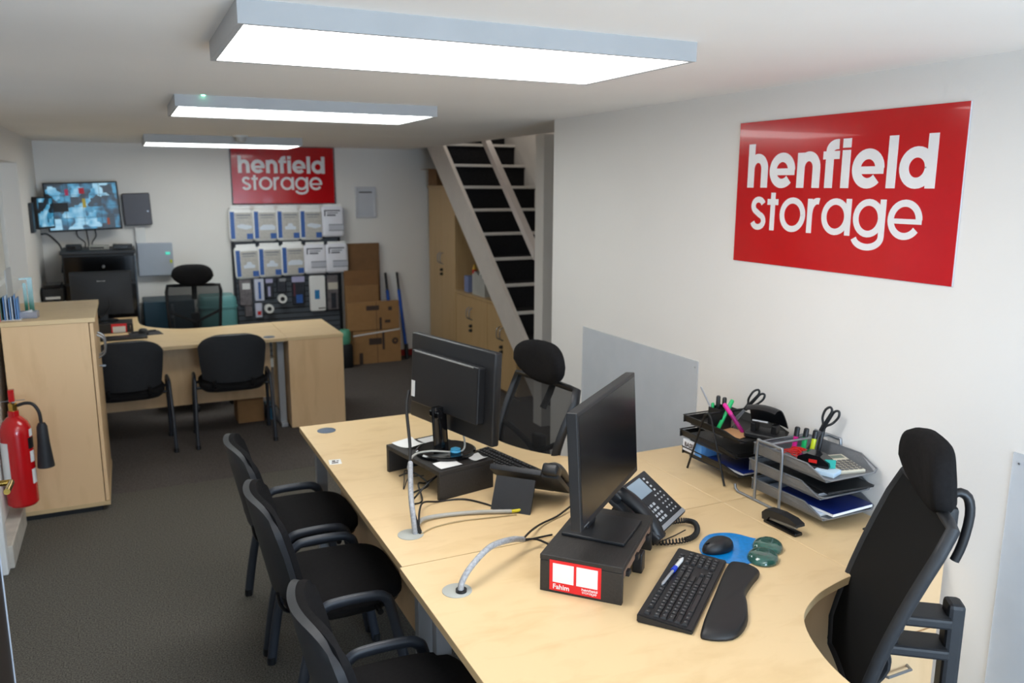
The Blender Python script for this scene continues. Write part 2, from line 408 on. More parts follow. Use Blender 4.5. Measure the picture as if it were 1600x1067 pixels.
# =================================================================== CEILING LIGHTS
def fixture(label, x0, y0, x1, y1, zb, me, led=False, zt=ZC):
    t = thing('ceiling_light', label, 'light', ((x0+x1)/2, (y0+y1)/2, zt), 0, 'surface mounted light panels in a row on the ceiling')
    hx, hy, h = (x1-x0)/2, (y1-y0)/2, zt-zb
    mb = MB(); e = .014
    mb.box(-hx, -hy, -h, hx, -hy+e, 0).box(-hx, hy-e, -h, hx, hy, 0).box(-hx, -hy+e, -h, -hx+e, hy-e, 0).box(hx-e, -hy+e, -h, hx, hy-e, 0)
    mb.obj('housing', mat('housing_white', (172, 172, 172), .4), t)
    MB().box(-hx+e, -hy+e, -h+.003, hx-e, hy-e, -h+.006).obj('diffuser', me, t)
    if led:
        MB().lathe([(.008, -.004), (.008, 0)], 10, Matrix.Translation((-hx+.115, -hy-.012, 0))).obj('green_indicator', M_green, t)
    return t
fixture('large white light panel nearest the camera, at the top of the picture', .245, 1.85, 1.425, 2.43, 2.2, M_emit)
fixture('middle light panel of the row with a small green indicator at its left end', .235, 3.86, 1.425, 4.46, 2.2, M_emit2, True)
fixture('farthest light panel, near the far wall above the red sign', .185, 6.95, 1.38, 7.6, 2.185, M_emit2)
fixture('light panel above and behind the camera', .25, -.16-.3, 1.43, .12, 2.2, M_emit)
sd = thing('smoke_detector', 'round white smoke detector on the ceiling between the two far light panels', 'smoke detector', (.88, 6.83, ZC))
MB().lathe([(.055, -.012), (.055, 0)], 20).obj('base', M_white, sd, 30)
MB().lathe([(.02, -.055), (.035, -.045), (.04, -.012)], 20).obj('sensor_head', mat('detector_grey', (190, 188, 184), .5), sd, 30)
# =================================================================== SIGNS
def sign(name, label, T):
    t = thing(name, label, 'sign'); t.matrix_world = T
    MB().box(0, 0, .0, 1.012, .558, .004, .0015, 1).obj('backing_panel', mat('sign_back', (205, 205, 210), .3), t)
    MB().box(.001, .001, .004, 1.009, .557, .0055).obj('red_face', M_red, t)
    lt = MB(); word(lt, 'henfield', .062, .30, .131, .855, .268, .085, 1.30, Matrix.Translation((0, 0, .0055)), .0012)
    lt.obj('lettering', M_letter, t)
    l2 = MB(); word(l2, 'storage', .095, .135, .128, .79, .178, .08, 1.22, Matrix.Translation((0, 0, .0055)), .0012)
    l2.obj('lettering', M_letter, t)
sign('shop_sign', 'large glossy red henfield storage sign on the right wall above the desks',
     FR((XR-.001, 2.684, 1.567), (0, -1, 0), (0, 0, 1)))
sign('shop_sign', 'red henfield storage sign on the far wall above the hanging bags',
     FR((.992, YB-.012, 1.686), (1, 0, 0), (0, 0, 1)))
MB().box(-.01, -.008, -.008, 1.022, .566, .0).obj('dark_edge', M_bmet, [o for o in bpy.data.objects if o.name == 'shop_sign.001'][0])
pf_ = thing('picture_frame', 'silver framed notice on the far wall between the bags and the stairs', 'frame', (2.332, YB, 1.53))
for a, b_, c_, d_ in ((-.112, 0, .112, .022), (-.112, .303, .112, .325), (-.112, .022, -.09, .303), (.09, .022, .112, .303)):
    MB().box(a, -.018, b_, c_, -.001, d_, .003).obj('frame_bar', mat('frame_silver', (206, 206, 210), .35), pf_)
MB().box(-.09, -.008, .022, .09, -.003, .303).obj('notice', mat('notice_grey', (204, 206, 212), .3), pf_)
MB().box(-.07, -.0088, .262, .07, -.0078, .274).obj('heading_line', M_ink, pf_)
# acrylic sheets screwed to the right wall
def sheet(label, y0, y1, z0, z1):
    t = thing('acrylic_sheet', label, 'wall panel', (XR, (y0+y1)/2, z0))
    hy = (y1-y0)/2
    MB().box(-.006, -hy, 0, -.001, hy, z1-z0).obj('sheet', M_glass, t)
    for a in (-hy+.02, hy-.02):
        for b in (.03, z1-z0-.03):
            MB().lathe([(.004, 0), (.003, .002)], 8, FR((-.006, a, b), (0, 1, 0), (0, 0, 1)) if 0 else Matrix.Translation((-.006, a, b)) @ Matrix.Rotation(-PI/2, 4, 'Y')).obj('screw', M_met, t)
sheet('pale clear plastic sheet on the right wall behind the mesh chair and far desk', 2.884, 3.916, .25, 1.09)
sheet('pale plastic sheet on the right wall at the right edge of the picture', .4, 1.42, .2, 1.11)
# =================================================================== DESKS
def curve(pts, k=6): return [(p.x, p.y) for p in crom([Vector((a, b, 0)) for a, b in pts], k)]
def post(mb, x, y, z0, z1): mb.box(x-.025, y-.02, z0, x+.025, y+.02, z1, .004)
D = .73
def desk(label, poly, edge_s, leg_pts, mod, group, grommets, ox, oy):
    t = thing('desk', label, 'desk', (ox, oy, 0), 0, group)
    P = [(x-ox, y-oy) for x, y in poly]
    b = MB(); b.prism(P, D-.025, D); b.obj('desktop', M_wood, t)
    # edge band around the top
    n = len(P); e = MB(); stroke(e, P, .002, Matrix.Translation((0, 0, D-.0245)), .0237, closed=True); e.obj('edge_band', M_edge, t)
    for x, y, foot in leg_pts:
        m = MB(); x -= ox; y -= oy; post(m, x, y, .03, D-.026)
        m.box(x-.03, y-.03, D-.06, x+.03, y+.03, D-.026, .004)
        if foot: m.box(x-.03, y-.025, .0, x+.45, y+.025, .035, .006)
        else: m.box(x-.025, y-.06, .0, x+.025, y+.45, .035, .006)
        m.obj('leg', M_silp, t)
    for x0, y0, x1, y1, z0 in mod:
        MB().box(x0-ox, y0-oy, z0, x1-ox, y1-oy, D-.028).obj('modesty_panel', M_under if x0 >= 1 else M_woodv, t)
    for gx, gy, c in grommets:
        g = MB().lathe([(.043, D), (.043, D+.002), (.040, D+.0035), (.0, D+.0035)], 28, Matrix.Translation((gx-ox, gy-oy, 0)))
        g.obj('grommet', c, t, 30)
    return t
c1 = curve([(1.905, 2.83), (1.75, 2.85), (1.61, 2.93), (1.51, 3.08), (1.46, 3.26), (1.455, 3.5), (1.48, 3.815)])
P1 = [(.684, 2.2135), (1.908, 2.2135), (1.908, 2.825)]+c1[1:]+[(.684, 3.815)]
desk('maple corner desk with the monitor turned away from the camera, beyond the joint', P1, 0,
     [(.78, 2.30, 1), (.76, 3.72, 1)], [(.84, 2.34, .858, 3.68, .28), (1.0, 2.24, 1.85, 2.258, .28)],
     'maple office desks', [(.788, 3.70, M_grob), (.78, 2.422, M_gro)], .684, 2.2135)
c2 = curve([(1.905, 1.597), (1.80, 1.578), (1.69, 1.545), (1.575, 1.474), (1.497, 1.354), (1.452, 1.20), (1.445, .95), (1.48, .6)])
P2 = [(.676, .6), (1.48, .6)]+c2[::-1][1:-1]+[(1.908, 1.597), (1.908, 2.2095), (.676, 2.2095)]
desk('maple corner desk nearest the camera, with the keyboard and sticker box on it', P2, 0,
     [(.775, 2.12, 1), (.76, .72, 1)], [(.835, .8, .853, 2.06, .28), (1.0, 2.175, 1.85, 2.193, .28)],
     'maple office desks', [(.78, 2.003, M_gro)], .676, .6)
MB().box(.56, 1.05, .6, .64, 1.1, D-.027, .003).obj('bracket', mat('bracket_blue', (120, 150, 190), .4), [o for o in bpy.data.objects if o.name == 'desk.001'][0])
# far desk
c3 = curve([(.70, 6.95), (.5, 6.925), (.32, 6.96), (.17, 7.08), (.07, 7.25), (.045, 7.45), (.04, 7.75)])
P3 = [(-.56, 6.2), (1.052, 6.195), (1.052, 6.98)]+c3[0:]+[(-.56, 7.75)]
desk('maple desk at the far end with two black visitor chairs in front of it', P3, 0,
     [(1.02, 6.36, 0), (-.5, 6.36, 0)], [(-.5, 6.5, .965, 6.518, .21)], 'maple office desks', [(.93, 6.28, M_grob)], -.56, 6.2)
# pedestals level with the desks
def pedestal(label, x0, y0, x1, y1, front, h=D):
    t = thing('pedestal', label, 'drawer unit', ((x0+x1)/2, (y0+y1)/2, 0), 0, 'desk-high drawer pedestals')
    hx, hy = (x1-x0)/2, (y1-y0)/2
    MB().box(-hx+.004, -hy+.004, .012, hx-.004, hy-.004, h-.026, .002, 1).obj('body', M_woodv, t)
    MB().box(-hx, -hy, h-.025, hx, hy, h, .0015, 1).obj('top', M_wood, t)
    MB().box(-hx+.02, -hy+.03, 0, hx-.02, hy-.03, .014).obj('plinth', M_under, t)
    s = -1 if front == 'y-' else 1
    zs = [.03, .25, .47, h-.035]
    for a, b in zip(zs[:-1], zs[1:]):
        y = s*(hy-.004)
        d = MB().box(-hx+.008, min(y, y+s*.016), a, hx-.008, max(y, y+s*.016), b-.006, .002, 1).obj('drawer', M_woodv, t)
        MB().tube([(-.06, y+s*.016, (a+b)/2), (-.05, y+s*.04, (a+b)/2), (.05, y+s*.04, (a+b)/2), (.06, y+s*.016, (a+b)/2)], .005, 8).obj('handle', M_met, d)
    return t
pedestal('desk-high maple pedestal at the right wall under the black letter trays', 1.911, 2.215, 2.303, 2.82, 'y+')
pedestal('desk-high maple pedestal beside the near mesh chair, at the right wall', 1.911, 1.602, 2.303, 2.211, 'y-')
pedestal('tall-sided maple pedestal at the right end of the far desk', 1.056, 6.21, 1.485, 6.99, 'y+')
# =================================================================== CABINETS
cb = thing('cupboard', 'maple side cupboard in the left foreground beside the fire extinguisher', 'cupboard', (-.43, 5.45, 0))
bx = MB().box(-.215, -.4, .03, .205, .4, 1.115, .001, 1).obj('body', M_woodv, cb)
MB().box(-.222, -.405, 1.112, .24, .405, 1.137, .0015, 1).obj('top', M_wood, cb)
MB().box(-.21, -.39, 0, .19, .39, .03).obj('plinth', M_blk, cb)
MB().box(-.216, -.402, .0302, .232, .4, .055, .001, 1).obj('bottom_rail', M_edge, cb)
for a, b, hy in ((-.4, -.002, -.05), (.002, .4, .05)):
    d = MB().box(.209, a, .058, .228, b, 1.108, .0015, 1).obj('door', M_woodv, cb)
    MB().tube([(.228, hy, .98), (.262, hy, .955), (.268, hy, .91), (.262, hy, .865), (.228, hy, .84)], .006, 8, smooth=4).obj('handle', M_met, d, 40)
MB().tube([(.228, -.05, .79), (.25, -.05, .79)], .006, 8).obj('lock', M_met, cb)
MB().box(.242, -.06, .785, .262, -.056, .796).obj('key', M_met, cb)
# cupboards under the stairs, fronts facing the room
def cupboard_run(label, y0, y1, h, hz_):
    t = thing('cupboard', label, 'cupboard', (3.24, (y0+y1)/2, 0), 0, 'beech cupboards under the staircase')
    hy = (y1-y0)/2
    MB().box(-.22, -hy+.002, .04, .23, hy-.002, h-.025, .001, 1).obj('body', M_cup, t)
    MB().box(-.25, -hy, h-.025, .235, hy, h, .001, 1).obj('top', M_cup, t)
    MB().box(-.2, -hy+.01, 0, .22, hy-.01, .04).obj('plinth', M_under, t)
    for s in (-1, 1):
        a, b = (-hy+.004, -.002) if s < 0 else (.002, hy-.004)
        d = MB().box(-.24, a, .045, -.221, b, h-.03, .0015, 1).obj('door', M_cup, t)
        yy = s*.035
        MB().tube([(-.24, yy, hz_+.06), (-.27, yy, hz_+.04), (-.275, yy, hz_), (-.27, yy, hz_-.04), (-.24, yy, hz_-.06)], .005, 8, smooth=3).obj('handle', M_met, d, 40)
        if s < 0:
            for q in (-.12, -.165):
                MB().lathe([(.016, 0), (.016, .02), (.008, .03)], 12, Matrix.Translation((-.24, yy+.02, hz_+q)) @ Matrix.Rotation(-PI/2, 4, 'Y')).obj('key', M_blk, d)
cupboard_run('tall beech two-door cupboard in the far right corner under the stairs', 7.66, 8.44, 1.87, 1.12)
cupboard_run('low beech cupboard beside the tall one, papers standing on it', 6.86, 7.655, .83, .64)
cupboard_run('low beech cupboard nearest the foot of the stairs', 6.22, 6.855, .83, .56)
tb = thing('cardboard_box', 'small brown cardboard box on top of the tall corner cupboard', 'box', (3.12, 8.2, 1.87))
MB().box(-.16, -.13, 0, .16, .13, .17).obj('carton', M_cardd, tb)
MB().box(-.24, -.129, .165, -.158, .129, .170).obj('flap', M_card, tb)
dbx = thing('document_box', 'lilac blue upright document box on the low cupboard under the stairs', 'box', (3.15, 7.45, .83))
MB().box(-.12, -.05, 0, .12, .05, .16, .003).obj('box_body', mat('lilac_card', (128, 140, 182), .6), dbx)
cl = thing('bottle', 'small bottle with red and yellow label standing on the lilac box', 'bottle', (3.12, 7.45, .99))
MB().lathe([(.02, 0), (.022, .01), (.022, .07), (.012, .09), (.012, .11)], 14).obj('bottle_body', mat('bottle_yellow', (220, 170, 40), .4), cl, 40)
MB().lathe([(.0235, .015), (.0235, .06)], 14).obj('red_label', mat('label_red', (200, 40, 30), .4), cl, 40)
pp = thing('paper_stack', 'pale stack of standing papers on the low cupboard behind the stair stringer', 'papers', (3.16, 7.16, .83))
for i in range(7): MB().box(-.13, -.17+i*.045, 0, .13, -.172+i*.045+.03, .2+.012*(i % 3)).obj('paper', mat('paper_grey', (196, 196, 190), .8), pp)
# =================================================================== VISITOR CHAIRS
def visitor():
    t = thing('visitor_chair', '', 'chair')
    out = []
    for a in range(40):
        th = 2*PI*a/40; c, s_ = math.cos(th), math.sin(th)
        e = .45; x = math.copysign(abs(c)**e, c)*.235; y = math.copysign(abs(s_)**e, s_)*.21+.01
        if y > 0: x *= 1-.10*(y/.22)**2
        out.append((x, y))
    MB().pillow(out, [(.02, .430), (0, .440), (0, .462), (.012, .474), (.04, .482), (.10, .486), (.16, .487)], sc=.22).obj('seat', M_fab, t, 50)
    MB().pillow(out, [(.10, .388), (.06, .391), (.03, .400), (.010, .418), (.005, .438)], sc=.22).obj('seat_pan', M_blk, t, 50)
    def bk(off, w):
        def f(u, v):
            x = (u*2-1)
            taper = w*(1-.10*(1-v)**2-.14*max(0, v-.78)**2/.0484)
            X = x*taper
            z = .475+.355*v - .035*abs(x)**5*(v > .5)*1.0*((v-.5)*2) + .03*abs(x)**4*(1-v)
            y = -.205-.075*v-.03*math.sin(PI*v)*0+.055*x*x-off
            return (X, y, z)
        return f
    MB().shell(bk(0, .222), 14, 12, -.0).b.free()
    MB().shell(bk(.0, .218), 16, 12, .022).obj('back_pad', M_fab, t, 50)
    MB().shell(bk(.0215, .232), 16, 12, .022).obj('back_shell', M_shell, t, 50)
    for s_ in (-1, 1):
        p = [(s_*.270, .215, .006), (s_*.268, .175, .25), (s_*.262, .135, .44), (s_*.262, .115, .478), (s_*.262, .075, .492),
             (s_*.262, -.05, .492), (s_*.262, -.095, .478), (s_*.262, -.125, .43), (s_*.268, -.175, .22), (s_*.270, -.21, .006)]
        MB().tube(p, .019, 10, r2=.013, smooth=4).obj('leg', mat('chair_frame', (44, 49, 58), .4, spec=.6), t, 60)
        for y in (.215, -.21):
            MB().cyl((s_*.270, y), .017, 0, .03, 12).obj('foot_cap', M_blk, t, 40)
        MB().tube([(s_*.13, .12, .424), (s_*.13, -.14, .424), (s_*.13, -.195, .43), (s_*.13, -.216, .46), (s_*.13, -.222, .50)], .012, 8, smooth=3, r2=.006).obj('back_bracket', M_bmet, t, 60)
    for y in (.10, -.10):
        MB().tube([(-.262, y, .425), (.262, y, .425)], .011, 8).obj('crossbar', M_bmet, t, 50)
    return t
v0 = visitor()
G = 'black upholstered visitor chairs'
v0.location = (.60, 3.39, 0); v0.rotation_euler = (0, 0, R(-90)); v0['group'] = G
v0['label'] = 'black visitor chair at the maple desk, farthest of the three in the foreground row'
dup(v0, (.60, 2.775, 0), R(-91), 'black visitor chair in the middle of the foreground row along the desk', G)
dup(v0, (.60, 1.93, 0), R(-91), 'black visitor chair nearest the camera, cut off by the bottom of the picture', G)
dup(v0, (-.065, 6.2, 0), R(2), 'black visitor chair at the far desk, half hidden behind the maple side cupboard', G)
dup(v0, (.635, 6.2, 0), R(-2), 'black visitor chair at the far desk, the right one beside the desk leg', G)
# =================================================================== OFFICE CHAIRS
def office(name, label, loc, rz, dh=0., lean=.12, mesh=None, hz0=.09, hanger=False, lumb=.03, front=M_fab, pk=0, zb0=.56, hf=.03, seat=None):
    t = thing(name, label, 'office chair', loc, rz)
    # star base
    for k in range(5):
        a = R(90+72*k); ca, sa = math.cos(a), math.sin(a)
        MB().tube([(0, 0, .10), (.15*ca, .15*sa, .095), (.30*ca, .30*sa, .07)], .022, 8, r2=.014, smooth=2).obj('base_leg', M_blk, t, 50)
        MB().lathe([(.028, -.022), (.03, 0), (.028, .022)], 14, Matrix.Translation((.30*ca, .30*sa, .03)) @ Matrix.Rotation(a+PI/2, 4, 'Z') @ Matrix.Rotation(PI/2, 4, 'Y') @ Matrix.Identity(4)).obj('caster', M_blk, t, 40)
    MB().cyl((0, 0), .03, .08, .28, 16).cyl((0, 0), .018, .28, .40+dh-(seat[4] if seat else 0), 16).obj('gas_column', M_bmet, t, 40)
    MB().box(-.11, -.14, .395+dh-(seat[4] if seat else 0), .11, .12, .43+dh-(seat[4] if seat else 0), .012).obj('mechanism', M_bmet, t)
    sw_, sy0, sy1, sr, so = seat or (.245, -.23, .26, .09, 0)
    out = rrect(-sw_, sy0, sw_, sy1, sr, 6); q0 = dh-so
    MB().pillow(out, [(.02, .435+q0), (0, .45+q0), (0, .48+q0), (.015, .498+q0), (.05, .506+q0), (.11, .509+q0)], sc=.25).obj('seat', M_fab, t, 50)
    zb, zt = zb0+dh, 1.0+dh
    def prof(v): return -.20-lean*v+(lumb*math.sin(PI*min(1, v*1.15)) if not pk else lumb*math.cos(PI/2*max(-1, min(1, (v-pk)/(1-pk)))))
    def hw(v): return .20+.028*v
    def pos(x, v, off=0): return (x, prof(v)-.0+.28*x*x-off, zb+(zt-zb)*v)
    # frame ring
    ring = []
    for q in range(9): ring.append(pos(-hw(0)+.05+(2*hw(0)-.1)*q/8, 0))
    for q in range(1, 9): ring.append(pos(hw(q/9), q/9*.97+.01))
    for q in range(9): ring.append(pos(hw(1)-.014-(2*hw(1)-.028)*q/8, 1))
    for q in range(8, 0, -1): ring.append(pos(-hw(q/9), q/9*.97+.01))
    MB().tube(ring, .017 if mesh else .024, 8, closed=True, r2=.014).obj('back_frame', M_shell if mesh else M_blk, t, 60)
    m = MB(); n = 12; vs = []; fs = []
    for j in range(n+1):
        for i in range(n+1):
            v = j/n; w = hw(v)*(1 if 0 < j < n else .93); vs.append(pos((i/n*2-1)*w, v, -.008))
    for j in range(n):
        for i in range(n): a = j*(n+1)+i; fs.append((a, a+1, a+n+2, a+n+1))
    m.raw(vs, fs).obj('mesh_back', mesh or M_mesh, t, 60)
    # spine, Y bracket and lumbar hub behind the mesh
    yb = -.30
    def bhd(x, v, o=.035): p = pos(x, v, o); return p
    MB().tube([(0, -.10, .42+dh), (0, -.22, .43+dh), (0, -.275, .50+dh), (0, prof(.2)-.07, zb+.10), (0, prof(.3)-.065, zb+.15)], .024, 8, r2=.014, smooth=3).obj('spine', M_shell, t, 50)
    for s_ in (-1, 1):
        MB().tube([bhd(0, .26, .045), bhd(s_*.09, .36, .045), bhd(s_*(hw(.52)-.005), .50, .006)], .016, 8, r2=.012, smooth=3).obj('back_bracket', M_shell, t, 50)
    MB().box(-.035, prof(.3)-.085, zb+.10, .035, prof(.3)-.045, zb+.20, .01).obj('lumbar_hub', M_blk, t)
    MB().tube([bhd(0, .72, .02), bhd(0, .95, .03), (0, prof(1)-.02, zt+hz0*.6)], .022, 8, r2=.010, smooth=3).obj('headrest_stem', M_blk, t, 50)
    ho = []
    HW, HH = .174, .098
    for a in range(40):
        th = 2*PI*a/40; c, s_ = math.cos(th), math.sin(th); e = .62
        x = math.copysign(abs(c)**e, c)*HW; z = math.copysign(abs(s_)**e, s_)*HH
        if z < 0: x *= 1-.42*(-z/HH)**1.3
        else: x *= 1-.06*(z/HH)
        ho.append((x, z))
    hb = MB(); hb.pillow(ho, [(.05, -.034), (.02, -.032), (.004, -.02), (0, 0), (.004, .018), (.016, .030), (.04, .038), (.07, .041)], sc=.12)
    for v in hb.b.verts: v.co.z += 1.1*v.co.x**2
    hb.obj('headrest', front, t, 60, T=FR((0, prof(1)+hf, zt+hz0), (-1, 0, 0), (0, .12, .993)))
    for s_ in ():
        MB().tube([(s_*.12, -.02, .42+dh), (s_*.25, -.02, .425+dh), (s_*.275, -.02, .47+dh), (s_*.275, -.02, .66+dh)], .017, 8, r2=.026, smooth=3).obj('arm_post', M_shell, t, 50)
        MB().pillow(rrect(-.04, -.12, .04, .13, .03, 4), [(.004, .655+dh), (0, .665+dh), (0, .68+dh), (.008, .688+dh)], T=Matrix.Translation((s_*.275, 0, 0))).obj('arm_pad', M_blk, t, 50)
    if hanger:
        yh = prof(1)
        MB().tube([(0, yh-.03, zt-.02), (0, yh-.055, zt+.02), (0, yh-.085, zt+.01), (0, yh-.095, zt-.04), (0, yh-.085, zt-.12), (0, yh-.07, zt-.17)], .012, 8, r2=.013, smooth=3).obj('coat_hanger', M_blk, t, 50)
        MB().box(-.035, yh-.06, zt-.09, .035, yh-.01, zt-.01, .012).obj('hanger_bracket', M_blk, t)
        MB().box(-.032, -.455, .50, .032, -.41, .775, .012).obj('back_support', M_shell, t)
        for z in (.71, .62): MB().box(-.05, -.42, z, .05, -.22, z+.03, .008).obj('support_link', M_shell, t)
    return t
def heading(a): return R(a-90)
office('office_chair', 'black mesh office chair with headrest at the far side of the middle desk', (1.365, 3.11, 0), heading(190), lean=.13)
office('office_chair', 'black mesh office chair with headrest behind the far desk', (.47, 7.34, 0), heading(262), lean=.10)
office('office_chair', 'large black high-back chair with coat hanger at the right, nearest the camera', (1.603, 1.568, 0), heading(143), dh=.06, lean=.15, mesh=M_mesh2, hz0=.075, hanger=True, lumb=.035, pk=.3, zb0=.46, hf=.0, seat=(.20, -.14, .25, .13, .10))
# =================================================================== MONITORS AND RISERS
def monitor_slim(name, label, loc, rz, w, h, zb, tilt, basex=0):
    t = thing(name, label, 'monitor', loc, rz)
    T = Matrix.Translation((basex, .0, zb)) @ Matrix.Rotation(tilt, 4, 'X')
    MB().box(-w/2, -.016, 0, w/2, .016, h, .003).obj('housing', M_blk, t, T=T)
    MB().box(-w/2+.012, .0155, .02, w/2-.012, .0168, h-.012).obj('screen', M_scr, t, T=T)
    MB().box(-.09, -.035, h*.25, .09, -.015, h*.75, .006).obj('rear_housing', M_blk, t, T=T)
    MB().box(w/2-.06, .0166, .006, w/2-.02, .0172, .010).obj('power_light', M_met, t, T=T)
    MB().box(-.035, -.055, .008, .035, -.035, zb+h*.5, .004).obj('stand_neck', M_blk, t)
    MB().box(-.095, -.10, 0, .095, .095, .010, .003).obj('stand_base', M_blk, t)
    return t
monitor_slim('monitor', 'black flat monitor standing on the sticker box, its dark screen facing the near chair', (1.248, 1.975, .8425), R(-140.2), .548, .338, .088, R(3.5), -.034)
def riser(label, loc, rz, L, W_, h, cat='monitor stand'):
    t = thing('monitor_riser', label, cat, loc, rz)
    MB().box(-L/2, -W_/2, h-.018, L/2, W_/2, h, .002, 1).obj('top_board', M_blkw, t)
    for s in (-1, 1):
        MB().box(s*L/2, -W_/2+.001, 0, s*(L/2-.018), W_/2-.001, h-.018, .001, 1).obj('side_panel', M_blkw, t)
    return t
M_blkw = mat('black_woodgrain', (38, 35, 33), .55, var=.2, scale=12, stretch=(2, 12, 12), bump=.2, bscale=120)
M_brown = mat('raw_board', (128, 98, 78), .6, var=.1)
rA = riser('black monitor riser with papers on it, under the monitor seen from behind', (1.047, 2.875, D), R(-78), .40, .245, .113)
MB().box(-.18, .06, .06, .18, .075, .095).obj('back_rail', M_blkw, rA)
rB = riser('black monitor riser with a red sticker on its end, nearest the camera', (1.223, 1.953, D), R(-137.3), .390, .242, .112)
MB().box(-.175, .105, .066, .175, .117, .094).obj('front_rail', M_brown, rB)
for x in (-.12, .02, .13): MB().box(x-.012, .115, .062, x+.012, .127, .078, .002).obj('clip', M_blk, rB)
for x in (-.03, ): MB().box(x-.02, .10, .0, x+.02, .13, .062, .004).obj('hanging_bracket', M_blk, rB)
# sticker on the end panel of the near riser (local +x end)
Ts = FR((.1955, -.121, 0), (0, 1, 0), (0, 0, 1))
sk = thing('sticker', 'red and white sticker on the end of the near monitor riser', 'sticker'); sk.matrix_world = Matrix.Translation((1.223, 1.953, D)) @ Matrix.Rotation(R(-137.3), 4, 'Z') @ Ts
flat('red_card', mat('sticker_red', (224, 30, 36), .45), sk, Matrix.Identity(4), .030, .008, .182, .100)
for x in (.040, .110): flat('white_square', M_paper, sk, Matrix.Translation((0, 0, .0005)), x, .034, x+.062, .091)
textmesh('Fahim', .021, Matrix.Translation((.040, .014, .001)), M_paper, sk, bold=.0003)
hl = MB(); word(hl, 'henfield', .126, .0225, .0058, .046, .235, .115, 1.30, Matrix.Translation((0, 0, .0006)), .0004); hl.obj('lettering', M_paper, sk)
hl = MB(); word(hl, 'storage', .127, .0145, .0055, .043, .15, .1, 1.22, Matrix.Translation((0, 0, .0006)), .0004); hl.obj('lettering', M_paper, sk)
# monitor seen from behind
mA = thing('monitor', 'black monitor seen from behind on the riser with papers, white label on its back', 'monitor', (1.07, 2.852, D+.1135), R(-76.2))
TA = Matrix.Translation((0, .03, .087)) @ Matrix.Rotation(R(-3), 4, 'X')
w, h = .556, .35
MB().box(-w/2, -.02, 0, w/2, .016, h, .008, 3).obj('housing', M_blk, mA, 40, T=TA)
MB().box(-w/2+.018, .0155, .024, w/2-.018, .0172, h-.02).obj('screen', M_scr, mA, T=TA)
MB().box(-w/2+.06, -.055, .075, w/2-.05, -.018, h-.06, .006, 2).obj('rear_housing', M_blk, mA, T=TA)
MB().box(-w/2+.064, -.0565, .10, -w/2+.088, -.0545, .165).obj('label_sticker', M_paper, mA, T=TA)
MB().box(-w/2+.08, -.057, h-.0665, w/2-.08, -.045, h-.062, .001).obj('vent_strip', mat('vent_light', (120, 120, 118), .4), mA, T=TA)
MB().tube([(0, -.022, .01), (0, -.026, .08), (0, -.03, .15), (0, -.03, .19)], .034, 12, r2=.016, smooth=3).obj('stand_neck', M_gloss, mA, 50)
MB().box(-.03, -.058, .15, .03, -.03, .178, .006).obj('hinge', M_gloss, mA)
MB().lathe([(.112, 0), (.118, .004), (.118, .012), (.11, .016), (.10, .014), (.0, .014)], 36, Matrix.Translation((0, 0, 0))).obj('stand_base', M_gloss, mA, 35)
# papers on the riser and a blue tack lump
def sheetp(label, pts, z, m=M_paper, name='paper', cat='paper', curl=.004, group=None):
    cx = sum(p[0] for p in pts)/len(pts); cy = sum(p[1] for p in pts)/len(pts)
    b = MB(); n = 6; vs = []; fs = []
    A, B, C_, D_ = [Vector((p[0]-cx, p[1]-cy, 0)) for p in pts]
    for zz in (0, .0006):
        for j in range(n+1):
            for i in range(n+1):
                u, v = i/n, j/n; p = (A*(1-u)+B*u)*(1-v)+(D_*(1-u)+C_*u)*v
                vs.append((p.x, p.y, zz+curl*(abs(u-.5)*2)**2*(.6+.4*v)))
    k = (n+1)**2
    for j in range(n):
        for i in range(n):
            a = j*(n+1)+i; fs += [(k+a, k+a+1, k+a+n+2, k+a+n+1), (a, a+n+1, a+n+2, a+1)]
    for i in range(n): fs += [(i, i+1, k+i+1, k+i), (n*(n+1)+i, k+n*(n+1)+i, k+n*(n+1)+i+1, n*(n+1)+i+1)]
    for j in range(n): a, c = j*(n+1), (j+1)*(n+1); fs += [(a, k+a, k+c, c), (a+n, c+n, k+c+n, k+a+n)]
    o = b.raw(vs, fs).obj(name, m, None, 60); return tag(o, label, cat, group, (cx, cy, z))
zr = D+.1135
sheetp('crumpled white paper at the far corner of the riser with papers', [(.905, 3.035), (.955, 2.945), (1.03, 2.97), (1.0, 3.06)], zr, curl=.012)
sheetp('white paper half under the stand of the monitor seen from behind', [(1.02, 3.05), (1.04, 2.975), (1.13, 2.99), (1.12, 3.07)], zr, curl=.003)
sheetp('square white note at the near corner of the riser with papers', [(.975, 2.745), (.985, 2.675), (1.075, 2.69), (1.065, 2.765)], zr, curl=.003)
sheetp('small creased white note at the right edge of the riser with papers', [(1.12, 2.765), (1.135, 2.70), (1.19, 2.715), (1.175, 2.775)], zr, curl=.008)
bt = MB().lathe([(.02, 0), (.022, .004), (.018, .010), (.02, .014), (.010, .018)], 12).obj('putty', mat('blue_putty', (70, 160, 200), .5), None, 30)
tag(bt, 'lump of pale blue putty on the round monitor stand', 'putty', None, (1.09, 2.80, zr+.0145))
# white sticker on the far desk
sq = thing('sticker', 'small white square sticker near the far left corner of the middle desk', 'sticker', (.722, 3.245, D), R(-8))
flat('label', M_paper, sq, Matrix.Identity(4), -.025, -.03, .025, .03)
for a, b, c, d in ((-.015, -.018, .012, -.006), (-.012, .0, .002, .018), (.006, .004, .016, .014)):
    flat('print_mark', M_ink, sq, Matrix.Translation((0, 0, .0006)), a, b, c, d, .0003)
